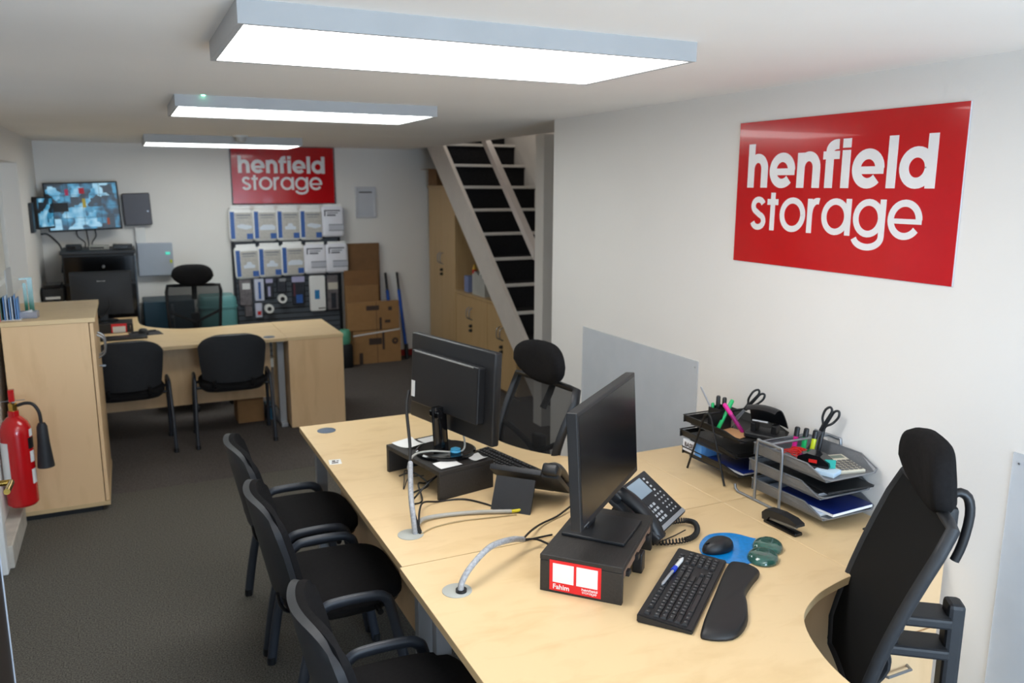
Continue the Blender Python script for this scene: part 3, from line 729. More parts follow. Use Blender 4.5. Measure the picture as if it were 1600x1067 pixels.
# =================================================================== DESK PHONES
def phone(label, loc, rz, bw=.07):
    hx = -.034-bw
    t = thing('desk_phone', label, 'telephone', loc, rz)
    n = Vector((0, .16, .118)).normalized(); T = FR((0, -.10, .012), (1, 0, 0), n)
    MB().box(-bw, 0, 0, .13, .20, .022, .005).obj('body', M_shell, t, 40, T=T)
    MB().box(-bw-.065, .02, -.004, -bw, .20, .016, .005).obj('handset_cradle', M_shell, t, 40, T=T)
    MB().box(-.045, .125, .022, .062, .188, .0235, .0005, 1).obj('display', mat('phone_display', (140, 156, 168), .25), t, T=T)
    MB().box(-bw+.005, .003, .020, .126, .018, .0245, .001).obj('silver_bar', M_silp, t, T=T)
    k = MB().box(-.007, -.005, 0, .007, .005, .002, .001, 1).obj('key', mat('phone_key', (188, 190, 192), .4), t)
    k.matrix_local = T @ Matrix.Translation((-.04, .035, .022))
    for j in range(4):
        for i in range(3):
            if i+j == 0: continue
            q = k.copy(); COL.objects.link(q); q.matrix_local = T @ Matrix.Translation((-.04+.023*i, .035+.018*j, .022))
    for j in range(5):
        for i in range(3):
            q = k.copy(); COL.objects.link(q); q.matrix_local = T @ Matrix.Translation((.055+.022*i, .035+.018*j, .022)) @ Matrix.Scale(.6, 4)
    for i in range(4):
        q = k.copy(); COL.objects.link(q); q.matrix_local = T @ Matrix.Translation((.08+.0*i, .125+.017*i, .022)) @ Matrix.Scale(.8, 4)
    # handset lies on the left of the body
    hp = [(hx, -.004, .022), (hx, .04, .042), (hx, .10, .050), (hx, .16, .046), (hx, .212, .026)]
    b = MB(); b.tube(hp, .027, 12, r2=.021, smooth=4, T=T)
    b.box(hx-.03, -.012, .004, hx+.03, .045, .040, .009, T=T); b.box(hx-.03, .162, .004, hx+.03, .225, .046, .010, T=T)
    b.obj('handset', M_blk, t, 50)
    # folding rear stand
    b = MB(); b.raw([(-.05, .06, .11), (.10, .06, .11), (.10, .115, 0), (-.05, .115, 0), (-.05, .05, .105), (.10, .05, .105), (.10, .107, 0), (-.05, .107, 0)],
                    [(0, 1, 2, 3), (7, 6, 5, 4), (0, 4, 5, 1), (3, 2, 6, 7), (0, 3, 7, 4), (1, 5, 6, 2)])
    b.obj('rear_stand', M_shell, t); return t
phone('dark desk phone seen from its back, between the two monitors', (1.262, 2.515, D), R(133))
phone('dark grey desk phone with keypad facing up, behind the slim monitor', (1.522, 2.168, D), R(32.5), bw=.09)
# =================================================================== KEYBOARDS
def keyboard(label, loc, rz, keys=True):
    t = thing('keyboard', label, 'keyboard', loc, rz)
    L, W_ = .45, .15
    b = MB(); b.raw([(-L/2, -W_/2, 0), (L/2, -W_/2, 0), (L/2, W_/2, 0), (-L/2, W_/2, 0), (-L/2, -W_/2, .012), (L/2, -W_/2, .012), (L/2, W_/2, .024), (-L/2, W_/2, .024)],
                    [(3, 2, 1, 0), (4, 5, 6, 7), (0, 1, 5, 4), (1, 2, 6, 5), (2, 3, 7, 6), (3, 0, 4, 7)])
    bmesh.ops.bevel(b.b, geom=b.b.edges[:], offset=.003, segments=2, affect='EDGES')
    b.obj('keyboard_base', M_blk, t)
    T = FR((0, 0, .0182), (1, 0, 0), Vector((0, 1, .08)).normalized())
    proto = {}
    def key(x, y, w, d=.0155):
        k = (round(w, 4), d)
        if k not in proto:
            m = MB(); m.raw([(-w/2, -d/2, 0), (w/2, -d/2, 0), (w/2, d/2, 0), (-w/2, d/2, 0), (-w/2+.002, -d/2+.0015, .006), (w/2-.002, -d/2+.0015, .006), (w/2-.002, d/2-.003, .006), (-w/2+.002, d/2-.003, .006)],
                            [(3, 2, 1, 0), (4, 5, 6, 7), (0, 1, 5, 4), (1, 2, 6, 5), (2, 3, 7, 6), (3, 0, 4, 7)])
            o = m.obj('key', mat('keycap', (34, 34, 36), .35, var=.05), t); proto[k] = o
        else: o = proto[k].copy(); COL.objects.link(o)
        o.matrix_local = T @ Matrix.Translation((x, y, 0))
        if w < .03: lg.box(x-.0022, y-.001, .0058, x+.0012, y+.0032, .0064, T=T)
    rows = [(.052, [1, 0, 1, 1, 1, 1, .5, 1, 1, 1, 1, .5, 1, 1, 1, 1]), (.026, [1]*13+[2]), (.007, [1.5]+[1]*12+[1.5]), (-.012, [1.75]+[1]*11+[2.25]), (-.031, [2.25]+[1]*10+[2.75]), (-.050, [1.3, 1.2, 1.2, 5.8, 1.2, 1.2, 1.2, 1.9])]
    u = .0182; lg = MB()
    for r, (y, ws) in enumerate(rows):
        x = -.212
        for w in ws:
            if w and w != .5 and not (r == 0 and w == 0): key(x+w*u/2, y, w*u-.0022)
            x += (w or 1)*u
    for r, y in enumerate((.052, .026, .007)):
        for i in range(3): key(.064+i*u, y, u-.0022)
    key(.064+u, -.031, u-.0022)
    for i in range(3): key(.064+i*u, -.050, u-.0022)
    for y in (.052, .026, .007, -.012, -.031, -.050):
        for i in range(4):
            if y == .052 and i > 2: continue
            key(.137+i*u*1.0, y, u-.0022)
    lg.obj('key_legends', mat('legend_grey', (120, 120, 120), .6), t)['kind'] = 'stuff'
    return t
kb = keyboard('black full-size keyboard with a blue and white pen lying on it', (1.372, 1.727, D), R(39.2))
b = MB(); b.box(-.212, -.07, 0, .21, .07, .001)
b.b.free()
keyboard('black keyboard behind the riser with papers, mostly hidden', (1.335, 2.87, D), R(-78))
pen = thing('pen', 'white pen with blue clip lying across the near keyboard', 'pen', (1.36, 1.78, D+.032), R(39.2-4))
Tp = Matrix.Rotation(PI/2, 4, 'Y')
MB().lathe([(.002, -.075), (.0045, -.066), (.0045, .02)], 10, Tp).obj('clear_barrel', mat('pen_clear', (150, 150, 152), .2), pen, 40)
MB().lathe([(.0075, .02), (.008, .03), (.0075, .045)], 12, Tp).obj('blue_collar', mat('pen_blue', (20, 60, 190), .3), pen, 40)
MB().lathe([(.006, .045), (.0062, .10), (.002, .118)], 12, Tp).obj('white_cap', M_white, pen, 40)
# wrist rest
ol = crom([Vector((a, b, 0)) for a, b in [(-.235, -.10), (-.205, -.165), (-.12, -.187), (-.03, -.175), (.04, -.160), (.12, -.168), (.19, -.178), (.225, -.15), (.232, -.11), (.20, -.083), (0, -.08), (-.20, -.083)]], 4, True)
wr = MB().pillow([(p.x, p.y+.13) for p in ol], [(.001, 0), (0, .006), (.0015, .013), (.005, .019), (.011, .0225), (.02, .024)], sc=.07, T=Matrix.Translation((0, -.13, 0))).obj('wrist_rest', M_vinyl, None, 60)
tag(wr, 'black kidney-shaped wrist rest in front of the near keyboard', 'wrist rest', None, (1.374, 1.722, D), R(39.2+1))
# gel mouse mat
mm = thing('mouse_mat', 'blue gel mouse mat with dark green gel wrist pads', 'mouse mat', (1.68, 1.885, D), R(38))
ol = crom([Vector((a, b, 0)) for a, b in [(-.11, .0), (-.09, .07), (-.02, .10), (.07, .09), (.115, .03), (.11, -.03), (.09, -.08), (-.05, -.08), (-.095, -.05)]], 4, True)
MB().pillow([(p.x, p.y) for p in reversed(ol)], [(0, 0), (0, .002), (.001, .003)]).b.free()
MB().pillow([(p.x, p.y) for p in ol][::-1], [(0, 0), (0, .002), (-.001, .003)]).obj('mat_surface', M_gel, mm)
for x, y in ((-.032, -.100), (.055, -.100)):
    ol2 = [(.056*math.cos(a)*(1), .048*math.sin(a)) for a in [2*PI*k/28 for k in range(28)]]
    MB().pillow(ol2, [(0, .0), (-.0, .006), (.006, .016), (.016, .022), (.03, .024)], sc=.05, T=Matrix.Translation((x, y, .003))).obj('gel_pad', M_gelg, mm, 60)
def mouse(label, loc, rz, m=M_blk, name='mouse'):
    t = thing('mouse', label, 'mouse', loc, rz)
    o = []
    for k in range(32):
        a = 2*PI*k/32; o.append((.034*math.cos(a)*(1-.08*math.sin(a)), .058*math.sin(a)))
    b = MB(); b.pillow(o, [(.004, 0), (0, .004), (0, .012), (.003, .024), (.009, .033), (.018, .038), (.028, .040)], sc=.045)
    for v in b.b.verts: v.co.z *= 1-.25*max(0, v.co.y/.058)
    b.obj('shell', m, t, 60)
    MB().lathe([(.007, -.003), (.007, .003)], 12, Matrix.Translation((0, .035, .026)) @ Matrix.Rotation(PI/2, 4, 'Y')).obj('scroll_wheel', M_gloss, t)
    MB().box(-.0005, .012, .028, .0005, .052, .0335).obj('button_split', M_gloss, t); return t
mouse('black computer mouse on the blue gel mat', (1.628, 1.895, D+.003), R(38+55))
# stapler
sp = thing('stapler', 'black stapler on the desk beside the silver letter trays', 'stapler', (1.94, 1.94, D), R(-88))
MB().box(-.07, -.018, 0, .075, .018, .012, .004).obj('base', M_gloss, sp, 40)
MB().box(-.06, -.008, .02, .065, .008, .03, .002).obj('magazine', M_met, sp, T=Matrix.Rotation(R(-5), 4, 'Y') @ Matrix.Translation((0, 0, -.003)))
pf = [(-.075, .012), (-.078, .035), (-.06, .052), (0, .058), (.05, .055), (.078, .045), (.08, .036), (.04, .036), (-.045, .028), (-.055, .012)]
MB().prism(pf, -.019, .019, T=FR((0, 0, 0), (1, 0, 0), (0, 0, 1))).obj('top_arm', M_blk, sp)
# dark booklet at the edge of the desk
tag(MB().box(-.05, -.07, 0, .05, .07, .006, .001, 1).obj('notebook', M_blk), 'thin black booklet on the desk behind the near mesh chair', 'booklet', None, (2.24, 1.755, D), R(8))
# =================================================================== CABLES
def cable(label, pts, r, m, name='cable', group=None, sm=6, extra=None):
    t = thing(name, label, 'cable', pts[0], 0, group)
    q = [Vector(p)-Vector(pts[0]) for p in pts]
    MB().tube(q, r, 8, smooth=sm).obj('sheath', m, t, 60); return t
c = cable('bundle of monitor cables in a silver wrap rising from the desk hole to the monitor', [(.795, 2.418, D), (.792, 2.43, .80), (.80, 2.47, .84), (.835, 2.58, .875), (.855, 2.64, .90)], .0095, M_wrap)
for k, (dx, dy_) in enumerate(((0, 0), (.012, -.008), (.018, .01), (.006, .014))):
    MB().tube([(dx+.004, dy_, 0), (dx*.6, dy_*.6+.006, .035), (0, .012, .07)], .0055, 6, smooth=3).obj('cable_end', M_cable, c, 50)
MB().tube([(.05, .20, .155), (.085, .30, .21), (.12, .44, .31), (.15, .50, .36)], .006, 8, smooth=4).obj('upper_cable', M_cable, c, 50)
cable('thin grey cable from the round monitor stand over the riser edge', [(1.12, 2.80, zr+.10), (1.115, 2.79, zr+.02), (1.0, 2.83, zr+.022), (.93, 2.82, zr+.02), (.885, 2.76, zr+.0), (.86, 2.66, .86)], .004, M_cgrey)
c = cable('pale wrapped cable from the middle desk hole to the back of the desk phone', [(.80, 2.42, D+.004), (.822, 2.46, D+.02), (.87, 2.505, D+.012), (.96, 2.505, D+.009), (1.06, 2.48, D+.009), (1.16, 2.44, D+.009)], .0075, M_cgrey)
MB().tube([(.36, .02, .005), (.385, .017, .005), (.405, .015, .008)], .006, 8).obj('yellow_plug', mat('plug_yellow', (214, 200, 40), .4), c, 50)
cable('black cable looping across the desk in front of the riser with papers', [(.81, 2.425, D+.03), (.84, 2.50, D+.05), (.89, 2.60, D+.03), (.96, 2.645, D+.004), (1.05, 2.63, D+.004), (1.11, 2.55, D+.004), (1.14, 2.47, D+.004), (1.17, 2.44, D+.006)], .0035, M_cable)
cable('thin beige cable lying on the desk beside the pale wrapped cable', [(.81, 2.405, D+.003), (.87, 2.44, D+.003), (.97, 2.45, D+.003), (1.1, 2.43, D+.003), (1.17, 2.42, D+.003)], .0025, mat('cable_beige', (170, 150, 110), .5))
c = cable('grey wrapped cable bundle arching from the nearest desk hole', [(.785, 1.985, D), (.79, 1.99, D+.03), (.83, 2.01, D+.065), (.91, 2.06, D+.085), (1.0, 2.11, D+.07), (1.06, 2.145, D+.045)], .0095, M_wrap)
for pts in ([(.275, .16, .045), (.34, .235, .03), (.42, .31, .012), (.50, .35, .008), (.575, .385, .02)], [(.275, .16, .045), (.33, .17, .03), (.37, .15, .01)], [(.275, .155, .042), (.34, .18, .03), (.40, .20, .02)]):
    MB().tube(pts, .0035, 8, smooth=4).obj('cable_tail', M_cable, c, 50)
MB().lathe([(.016, 0), (.016, .012)], 14, Matrix.Translation((.002, .003, .0))).obj('hole_collar', M_blk, c)
# coiled handset cord
pts = []
path = crom([Vector(p) for p in [(1.43, 2.03, D+.012), (1.50, 1.995, D+.012), (1.58, 1.985, D+.012), (1.635, 2.01, D+.014), (1.668, 2.06, D+.02), (1.655, 2.10, D+.018), (1.60, 2.115, D+.016)]], 10)
cd = MB()
k = 0; tot = len(path)-1; coil = []
for i in range(tot*5+1):
    s_ = i/5; a = path[min(int(s_), tot-1)].lerp(path[min(int(s_)+1, tot)], s_-int(s_)) if s_ < tot else path[-1]
    d_ = (path[min(int(s_)+1, tot)]-path[min(int(s_), tot-1)]).normalized(); sd_ = d_.cross(Vector((0, 0, 1)))
    ph = i*2*PI/7; coil.append(a+sd_*(.0075*math.cos(ph))+Vector((0, 0, .0075*math.sin(ph))))
co = cd.tube([p-coil[0] for p in coil], .0028, 5).obj('telephone_cord', M_cable, None, 60)
tag(co, 'curled black handset cord beside the keypad phone', 'cord', None, coil[0])
cable('thin black wire from the near riser to the handset cord', [(1.46, 2.03, .80), (1.48, 2.02, D+.01), (1.55, 2.035, D+.004), (1.62, 2.05, D+.01)], .002, M_cable)
cable('tangle of black cables under the riser with papers', [(.90, 2.92, D+.02), (.93, 2.84, D+.055), (.97, 2.78, D+.02), (.90, 2.76, D+.006), (.88, 2.70, D+.005), (.93, 2.70, D+.05), (1.0, 2.76, D+.06), (.98, 2.84, D+.006), (.93, 2.78, D+.03), (.91, 2.68, D+.004), (.87, 2.66, D+.004)], .0035, M_cable)
cable('thin loose wire at the far leg of the riser with papers', [(.94, 2.92, D+.03), (.915, 2.90, D+.045), (.90, 2.86, D+.02), (.885, 2.82, D+.003), (.92, 2.86, D+.03), (.97, 2.83, D+.04)], .002, M_cable)
# =================================================================== LETTER TRAYS
def rack(label, loc, m, zs, col, w=.25, L=.335, feet='U', offs=(0, 0, 0), hgt=.24, wh=.045):
    t = thing('letter_tray_rack', label, 'letter trays', loc)
    # trays run along local y (front at -y), width along x
    for z, dy_ in zip(zs, offs):
        y0, y1 = -L/2+dy_, L/2+dy_
        b = MB(); b.box(-w/2+.012, y0, z, w/2-.012, y1, z+.0022)
        for s in (-1, 1):
            b.raw([(s*(w/2-.012), y0, z), (s*(w/2-.012), y1, z), (s*w/2, y1, z+wh), (s*w/2, y0+.075, z+wh), (s*(w/2-.003), y0, z+.014),
                   (s*(w/2-.014), y0, z), (s*(w/2-.014), y1, z), (s*(w/2-.002), y1, z+wh), (s*(w/2-.002), y0+.075, z+wh), (s*(w/2-.005), y0, z+.014)],
                  [(0, 1, 2, 3, 4), (9, 8, 7, 6, 5), (0, 4, 9, 5), (4, 3, 8, 9), (3, 2, 7, 8), (2, 1, 6, 7)])
        b.box(-w/2, y1-.002, z, w/2, y1, z+wh-.005)
        tr = b.obj('tray', col, t)
        MB().tube([(-w/2, y1, z+wh), (-w/2, y0+.075, z+wh+.001), (-w/2+.004, y0+.002, z+.014), (-w/2+.03, y0-.006, z+.006), (w/2-.03, y0-.006, z+.006), (w/2-.004, y0+.002, z+.014), (w/2, y0+.075, z+wh+.001), (w/2, y1, z+wh)], .003, 6, closed=True).obj('rim_wire', m, tr, 50)
    r = .0055
    for s in (-1, 1):
        x = s*(w/2+.012)
        if feet == 'U':
            MB().tube([(x, -.062, .004), (x, -.062, hgt-.02), (x, -.045, hgt), (x, .045, hgt), (x, .062, hgt-.02), (x, .062, .004)], r, 8, smooth=3).obj('frame_hoop', m, t, 50)
            MB().tube([(x, -.12, .005), (x, .15, .005), (x, .165, .012), (x, .17, .03)] if s < 0 else [(x, -.12, .005), (x, .15, .005)], r, 8).obj('foot_rail', m, t, 50)
        else:
            MB().tube([(x, -.118, .005), (x, -.02, hgt-.012), (x, -.008, hgt), (x, .008, hgt), (x, .02, hgt-.012), (x, .112, .005)], .0045, 8, smooth=1).obj('frame_hoop', m, t, 50)
        for z in zs:
            if feet != 'U': MB().tube([(x, -.1, z+.01), (x, .1, z+.01)], .003, 6).obj('tray_rod', m, t, 50)
    MB().tube([(-w/2-.012, 0, hgt), (w/2+.012, 0, hgt)], r*.9, 8).obj('top_rail', m, t, 50)
    return t
M_dk = mat('black_mesh', (34, 33, 32), .5, metal=.2)
zb_ = (.048, .113, .178)
rack('black wire letter tray rack in the corner, loaded with pens and a hole punch', (2.155, 2.445, D), M_bmet, (.05, .118, .185), M_dk, w=.255, feet='A', offs=(.0, .02, .0), hgt=.262, wh=.03)
rack('silver wire letter tray rack in front of the black one', (2.165, 2.11, D), M_met, (.034, .102, .17), M_grey, w=.255, feet='U', offs=(-.075, -.055, -.075), hgt=.235)
Zs = [D+.037, D+.105, D+.173]; Zk = [D+.053, D+.121, D+.188]
def slab(name, label, cat, x, y, z, w, l, h, rz, mtop, mside=M_paper, group=None):
    t = thing(name, label, cat, (x, y, z), rz, group)
    MB().box(-w/2+.002, -l/2+.001, .001, w/2-.002, l/2-.002, h-.001).obj('pages', mside, t)
    MB().box(-w/2, -l/2, h-.001, w/2, l/2, h, 0).obj('cover', mtop, t)
    return t
M_navy = mat('navy_cover', (16, 36, 110), .35, var=.12, scale=30)
slab('notepad', 'blue covered notepad in the bottom silver tray', 'notepad', 2.168, 1.985, Zs[0]+.012, .20, .26, .012, R(3), M_navy)
slab('paper_pad', 'white paper pad with blue printing under the blue notepad', 'paper', 2.165, 2.04, Zs[0], .21, .29, .011, 0, mat('pale_blue_paper', (200, 214, 236), .6))
slab('folder', 'black folder in the middle silver tray', 'folder', 2.17, 2.05, Zs[1], .215, .30, .014, R(-2), M_blk, M_silp)
slab('folder', 'thin black folder on top, slid forward in the middle silver tray', 'folder', 2.185, 2.02, Zs[1]+.015, .205, .30, .008, R(-4), M_blk, M_blk)
slab('notepad', 'navy notepad in the bottom black tray', 'notepad', 2.16, 2.40, Zk[0], .20, .25, .012, 0, M_navy)
bb = thing('box', 'small white and blue box lettered BASF in the bottom black tray', 'box', (2.078, 2.55, Zk[0]+.013), R(0))
MB().box(-.05, -.06, 0, .05, .06, .048, .001, 1).obj('carton', mat('box_white', (226, 230, 238), .5), bb)
MB().box(-.0508, -.0605, .0, .05, -.02, .0485, .0005, 1).obj('blue_end', mat('box_blue', (90, 150, 214), .5), bb)
textmesh('BASF', .026, FR((-.0507, .048, .020), (0, -1, 0), (0, 0, 1)), M_ink, bb, bold=.0006)
slab('paper_pad', 'dark folder in the middle black tray', 'folder', 2.16, 2.46, Zk[1], .21, .30, .012, 0, M_blk, M_blkw)
tag(MB().box(-.045, -.07, 0, .045, .07, .004, .001, 1).obj('wood_ruler', mat('card_tan', (196, 148, 104), .6)), 'tan card lying in the top black tray', 'card', None, (2.10, 2.40, Zk[2]), R(15))
# pen cup with pens, hole punch, scissors
pc = thing('pen_cup', 'black pen pot in the top black tray', 'pen holder', (2.105, 2.475, Zk[2]), R(10))
b = MB(); b.box(-.035, -.035, 0, .035, .035, .003)
for s in (-1, 1): b.box(s*.035, -.035, 0, s*.0325, .035, .085); b.box(-.035, s*.035, 0, .035, s*.0325, .085)
b.box(-.001, -.034, 0, .001, .034, .08); b.obj('pot', M_blk, pc)
def marker(name, label, p, d, L, r, mb_, mc, cat='marker pen', group=None):
    d = Vector(d).normalized(); q = Vector((0, 0, 1)).rotation_difference(d).to_matrix().to_4x4()
    t = thing(name, label, cat, p, 0, group)
    MB().lathe([(r*.8, 0), (r, .004), (r, L*.62)], 10, q).obj('barrel', mb_, t, 40)
    MB().lathe([(r*1.08, L*.62), (r*1.08, L*.96), (r*.7, L)], 10, q).obj('cap', mc, t, 40); return t
M_pk = mat('neon_pink', (226, 40, 150), .35); M_gn = mat('neon_green', (20, 180, 100), .35); M_ye = mat('neon_yellow', (200, 210, 40), .35)
M_mg = mat('magenta', (166, 28, 120), .35)
marker('highlighter', 'magenta highlighter leaning against the black pen pot', (2.135, 2.375, Zk[2]+.004), (-.055, .05, .105), .135, .008, M_mg, M_pk)
marker('highlighter', 'green highlighter leaning to the right across the pen pot', (2.062, 2.44, Zk[2]+.004), (.06, -.005, .11), .135, .008, M_gn, M_gn)
marker('marker', 'black marker standing in the pen pot', (2.10, 2.49, Zk[2]+.004), (.01, .0, 1), .125, .008, M_blk, M_blk)
marker('marker', 'second black marker standing at the back of the pen pot', (2.125, 2.485, Zk[2]+.004), (.08, .05, 1), .115, .008, M_blk, M_blk)
marker('pencil', 'grey pencil sticking up from the pen pot, tilted left', (2.09, 2.48, Zk[2]+.03), (-.04, .045, .115), .15, .0035, M_silp, M_silp, 'pencil')
marker('highlighter', 'green capped pen at the left of the pen pot', (2.085, 2.50, Zk[2]+.004), (-.02, .01, 1), .095, .006, M_blk, M_gn)
def scissors(label, p, heading_, tilt):
    t = thing('scissors', label, 'scissors', p, heading_, ry=tilt, group=None)
    for s in (-1, 1):
        MB().raw([(-.003*s-.007, -.0015, 0), (-.003*s+.007, -.0015, 0), (.004, -.0015, .10), (-.004, -.0015, .10), (-.003*s-.007, .0015, 0), (-.003*s+.007, .0015, 0), (.004, .0015, .10), (-.004, .0015, .10)],
                 [(3, 2, 1, 0), (4, 5, 6, 7), (0, 1, 5, 4), (1, 2, 6, 5), (2, 3, 7, 6), (3, 0, 4, 7)]).obj('blade', M_met, t)
        lp = [(s*(.004), 0, .09), (s*.006, 0, .115), (s*.012+s*.004, 0, .13), (s*.022, .004*s, .145), (s*.025, .004*s, .17), (s*.016, .004*s, .187), (s*.004, .004*s, .178), (s*.003, .004*s, .15)]
        MB().tube(lp, .0045, 8, closed=True, smooth=3).obj('handle', M_blk, t, 50)
    return t
scissors('black handled scissors leaning out of the pen pot in the black rack', (2.13, 2.45, Zk[2]+.01), R(-40), R(38))
hpn = thing('hole_punch', 'large black hole punch resting in the top black tray', 'hole punch', (2.175, 2.30, Zk[2]+.002), R(-62))
MB().box(-.065, -.05, 0, .065, .055, .022, .006).obj('base', M_blk, hpn)
for s in (-1, 1): MB().box(s*.05, -.02, .02, s*.03, .03, .055, .004).obj('post', M_bmet, hpn)
b = MB()
def hpf(u, v):
    x = (u*2-1)*(.072-.016*v); return (x, .055-.12*v, .035+.095*math.sin(v*PI*.62+.1)-2.5*x*x)
b.shell(hpf, 12, 12, .004).obj('lever', M_blk, hpn, 50)
MB().tube([(-.03, -.055, .075), (.03, -.055, .075)], .005, 8).obj('guide_bar', M_met, hpn)
scissors('black handled scissors leaning in the silver tray rack', (2.225, 2.12, Zs[2]+.01), R(-60), R(25))
MS = [('pink', (2.165, 2.135), (.02, .0, 1), M_pk, .085), ('green', (2.195, 2.12), (.05, .02, 1), M_gn, .08), ('yellow', (2.218, 2.10), (.1, .03, 1), M_ye, .075)]
for nm, (x, y), d_, m_, L_ in MS:
    marker('highlighter', nm+' highlighter standing with its black cap up in the silver rack', (x, y, Zs[2]+.01), (d_[0]+.12, d_[1], d_[2]), L_*1.1, .009, m_, M_blk, group=None)
marker('marker', 'black marker leaning at the right of the highlighters in the silver rack', (2.235, 2.085, Zs[2]+.01), (.25, .05, 1), .11, .008, M_blk, M_blk)
M_rub = mat('rubber_red', (206, 30, 24), .5)
rb = thing('rubber_bands', 'heap of red rubber bands in the top silver tray', 'rubber bands', (2.13, 2.075, Zs[2]+.004))
for k in range(14):
    a0 = random.random()*6.28; rr = .022+.012*random.random(); tl = random.uniform(.2, 1.1)
    ptz = [Vector((rr*math.cos(a), rr*.6*math.sin(a), 0)) for a in [2*PI*i/14 for i in range(14)]]
    Mx = Matrix.Translation((random.uniform(-.03, .03), random.uniform(-.045, .045), .022+.012*random.random())) @ Matrix.Rotation(a0, 4, 'Z') @ Matrix.Rotation(tl*.5, 4, 'X')
    MB().tube([Mx @ p for p in ptz], .0018, 5, closed=True).obj('band', M_rub, rb, 50)
tp = thing('tape_dispenser', 'black desk tool with rounded top beside the calculator in the top silver tray', 'hole punch', (2.115, 1.985, Zs[2]+.0), R(-62))
MB().box(-.055, -.032, 0, .055, .032, .02, .006).obj('base', M_blk, tp)
pf = [(-.055, .02), (-.05, .045), (-.02, .060), (.025, .055), (.055, .035), (.058, .022)]
MB().prism(pf, -.03, .03, T=FR((0, 0, 0), (1, 0, 0), (0, 0, 1))).obj('lever', M_gloss, tp)
MB().box(-.012, -.0312, .03, .016, -.030, .042).obj('red_mark', M_rub, tp)
tn = MB().box(-.03, -.035, 0, .03, .035, .016, .001, 1).obj('note_block', mat('note_blue', (190, 214, 232), .7))
tag(tn, 'block of pale blue sticky notes at the front of the top silver tray', 'sticky notes', None, (2.115, 1.925, Zs[2]), R(20))
tg = MB().box(-.018, -.002, 0, .018, .002, .03).obj('index_card', mat('teal_card', (30, 160, 146), .6))
tag(tg, 'small teal card standing on the sticky notes', 'card', None, (2.13, 1.93, Zs[2]+.0165), R(-35))
ca = thing('calculator', 'cream desk calculator in the top silver tray', 'calculator', (2.215, 1.96, Zs[2]+.002), R(-12), rx=R(5))
MB().box(-.05, -.07, 0, .05, .07, .014, .004).obj('body', mat('cream_plastic', (206, 200, 182), .5), ca)
MB().box(-.038, .035, .0142, .038, .058, .0152).obj('display', mat('lcd', (110, 120, 108), .3), ca)
kk = MB().box(-.007, -.0055, 0, .007, .0055, .003, .001, 1).obj('key', mat('calc_key', (96, 94, 92), .5), ca)
kk.location = (-.036, -.056, .014)
for j in range(5):
    for i in range(5):
        if i+j: q = kk.copy(); COL.objects.link(q); q.location = (-.036+.018*i, -.056+.0165*j, .014)
ck = MB(); 
for k in range(16):
    a0 = random.random()*6.28; Mx = Matrix.Translation((random.uniform(-.03, .03), random.uniform(-.05, .05), .006+.012*random.random())) @ Matrix.Rotation(a0, 4, 'Z')
    MB().b.free()
    ck.tube([Mx @ Vector(p) for p in [(-.015, .004, 0), (.012, .004, 0), (.015, 0, .001), (.012, -.004, 0), (-.010, -.004, 0), (-.012, 0, .001), (-.008, .002, 0), (.008, .002, 0)]], .0011, 4)
cko = ck.obj('paper_clips', M_met, None, 50); cko['kind'] = 'stuff'
tag(cko, 'tangle of metal clips at the back of the top silver tray', 'clips', None, (2.085, 2.13, Zs[2]+.002))
# =================================================================== FIRE EXTINGUISHER
fe = thing('fire_extinguisher', 'red fire extinguisher with black horn hung on the left wall beside the cupboard', 'fire extinguisher', (-.607, 4.86, .175))
MB().lathe([(.066, 0), (.076, .012), (.076, .40), (.072, .43), (.058, .46), (.035, .485), (.026, .49), (.026, .52)], 28).obj('cylinder', M_redm, fe, 35)
MB().lathe([(.0768, .10), (.0768, .36)], 28).b.free()
def band(a0, a1, z0, z1, r, m, nm):
    n = 8; vs = []; fs = []
    for i in range(n+1):
        a = R(a0+(a1-a0)*i/n)
        for rr in (r, r+.001):
            for z in (z0, z1): vs.append((rr*math.cos(a), rr*math.sin(a), z))
    for i in range(n):
        a, c = i*4, i*4+4; fs += [(a+2, c+2, c+3, a+3), (a+1, c+1, c, a), (a+1, a+3, c+3, c+1), (a, c, c+2, a+2)]
    MB().raw(vs, fs).obj(nm, m, fe, 40)
band(-175, -118, .12, .36, .0762, M_paper, 'white_label')
band(-42, -5, .315, .375, .0762, M_blk, 'black_label')
band(-38, -15, .24, .30, .0762, M_paper, 'side_print'); band(-38, -12, .12, .20, .0762, M_paper, 'side_print'); band(-32, -12, .38, .42, .0762, M_paper, 'side_print')
MB().lathe([(.02, .52), (.022, .555), (.012, .565)], 14).obj('valve', M_brass, fe, 40)
MB().box(-.008, -.03, .565, .008, .05, .572, .002).obj('carry_handle', M_met, fe, T=Matrix.Rotation(R(20), 4, 'Z'))
MB().box(-.014, -.02, .57, .014, .012, .635, .003).obj('squeeze_lever', M_redm, fe)
MB().tube([(-.06, -.01, .575), (.06, -.01, .575)], .002, 6).obj('pin', M_met, fe)
MB().tube([(.02, 0, .545), (.06, -.005, .555), (.095, -.01, .545), (.118, -.012, .50), (.122, -.012, .44)], .009, 8, smooth=4).obj('hose', M_blk, fe, 50)
MB().lathe([(.017, .44), (.026, .42), (.03, .33), (.042, .20), (.042, .196)], 20, Matrix.Translation((.124, -.012, .0))).obj('horn', M_shell, fe, 40)
MB().box(-.085, .0, .40, -.07, .03, .47, .003).obj('wall_bracket', M_met, fe)
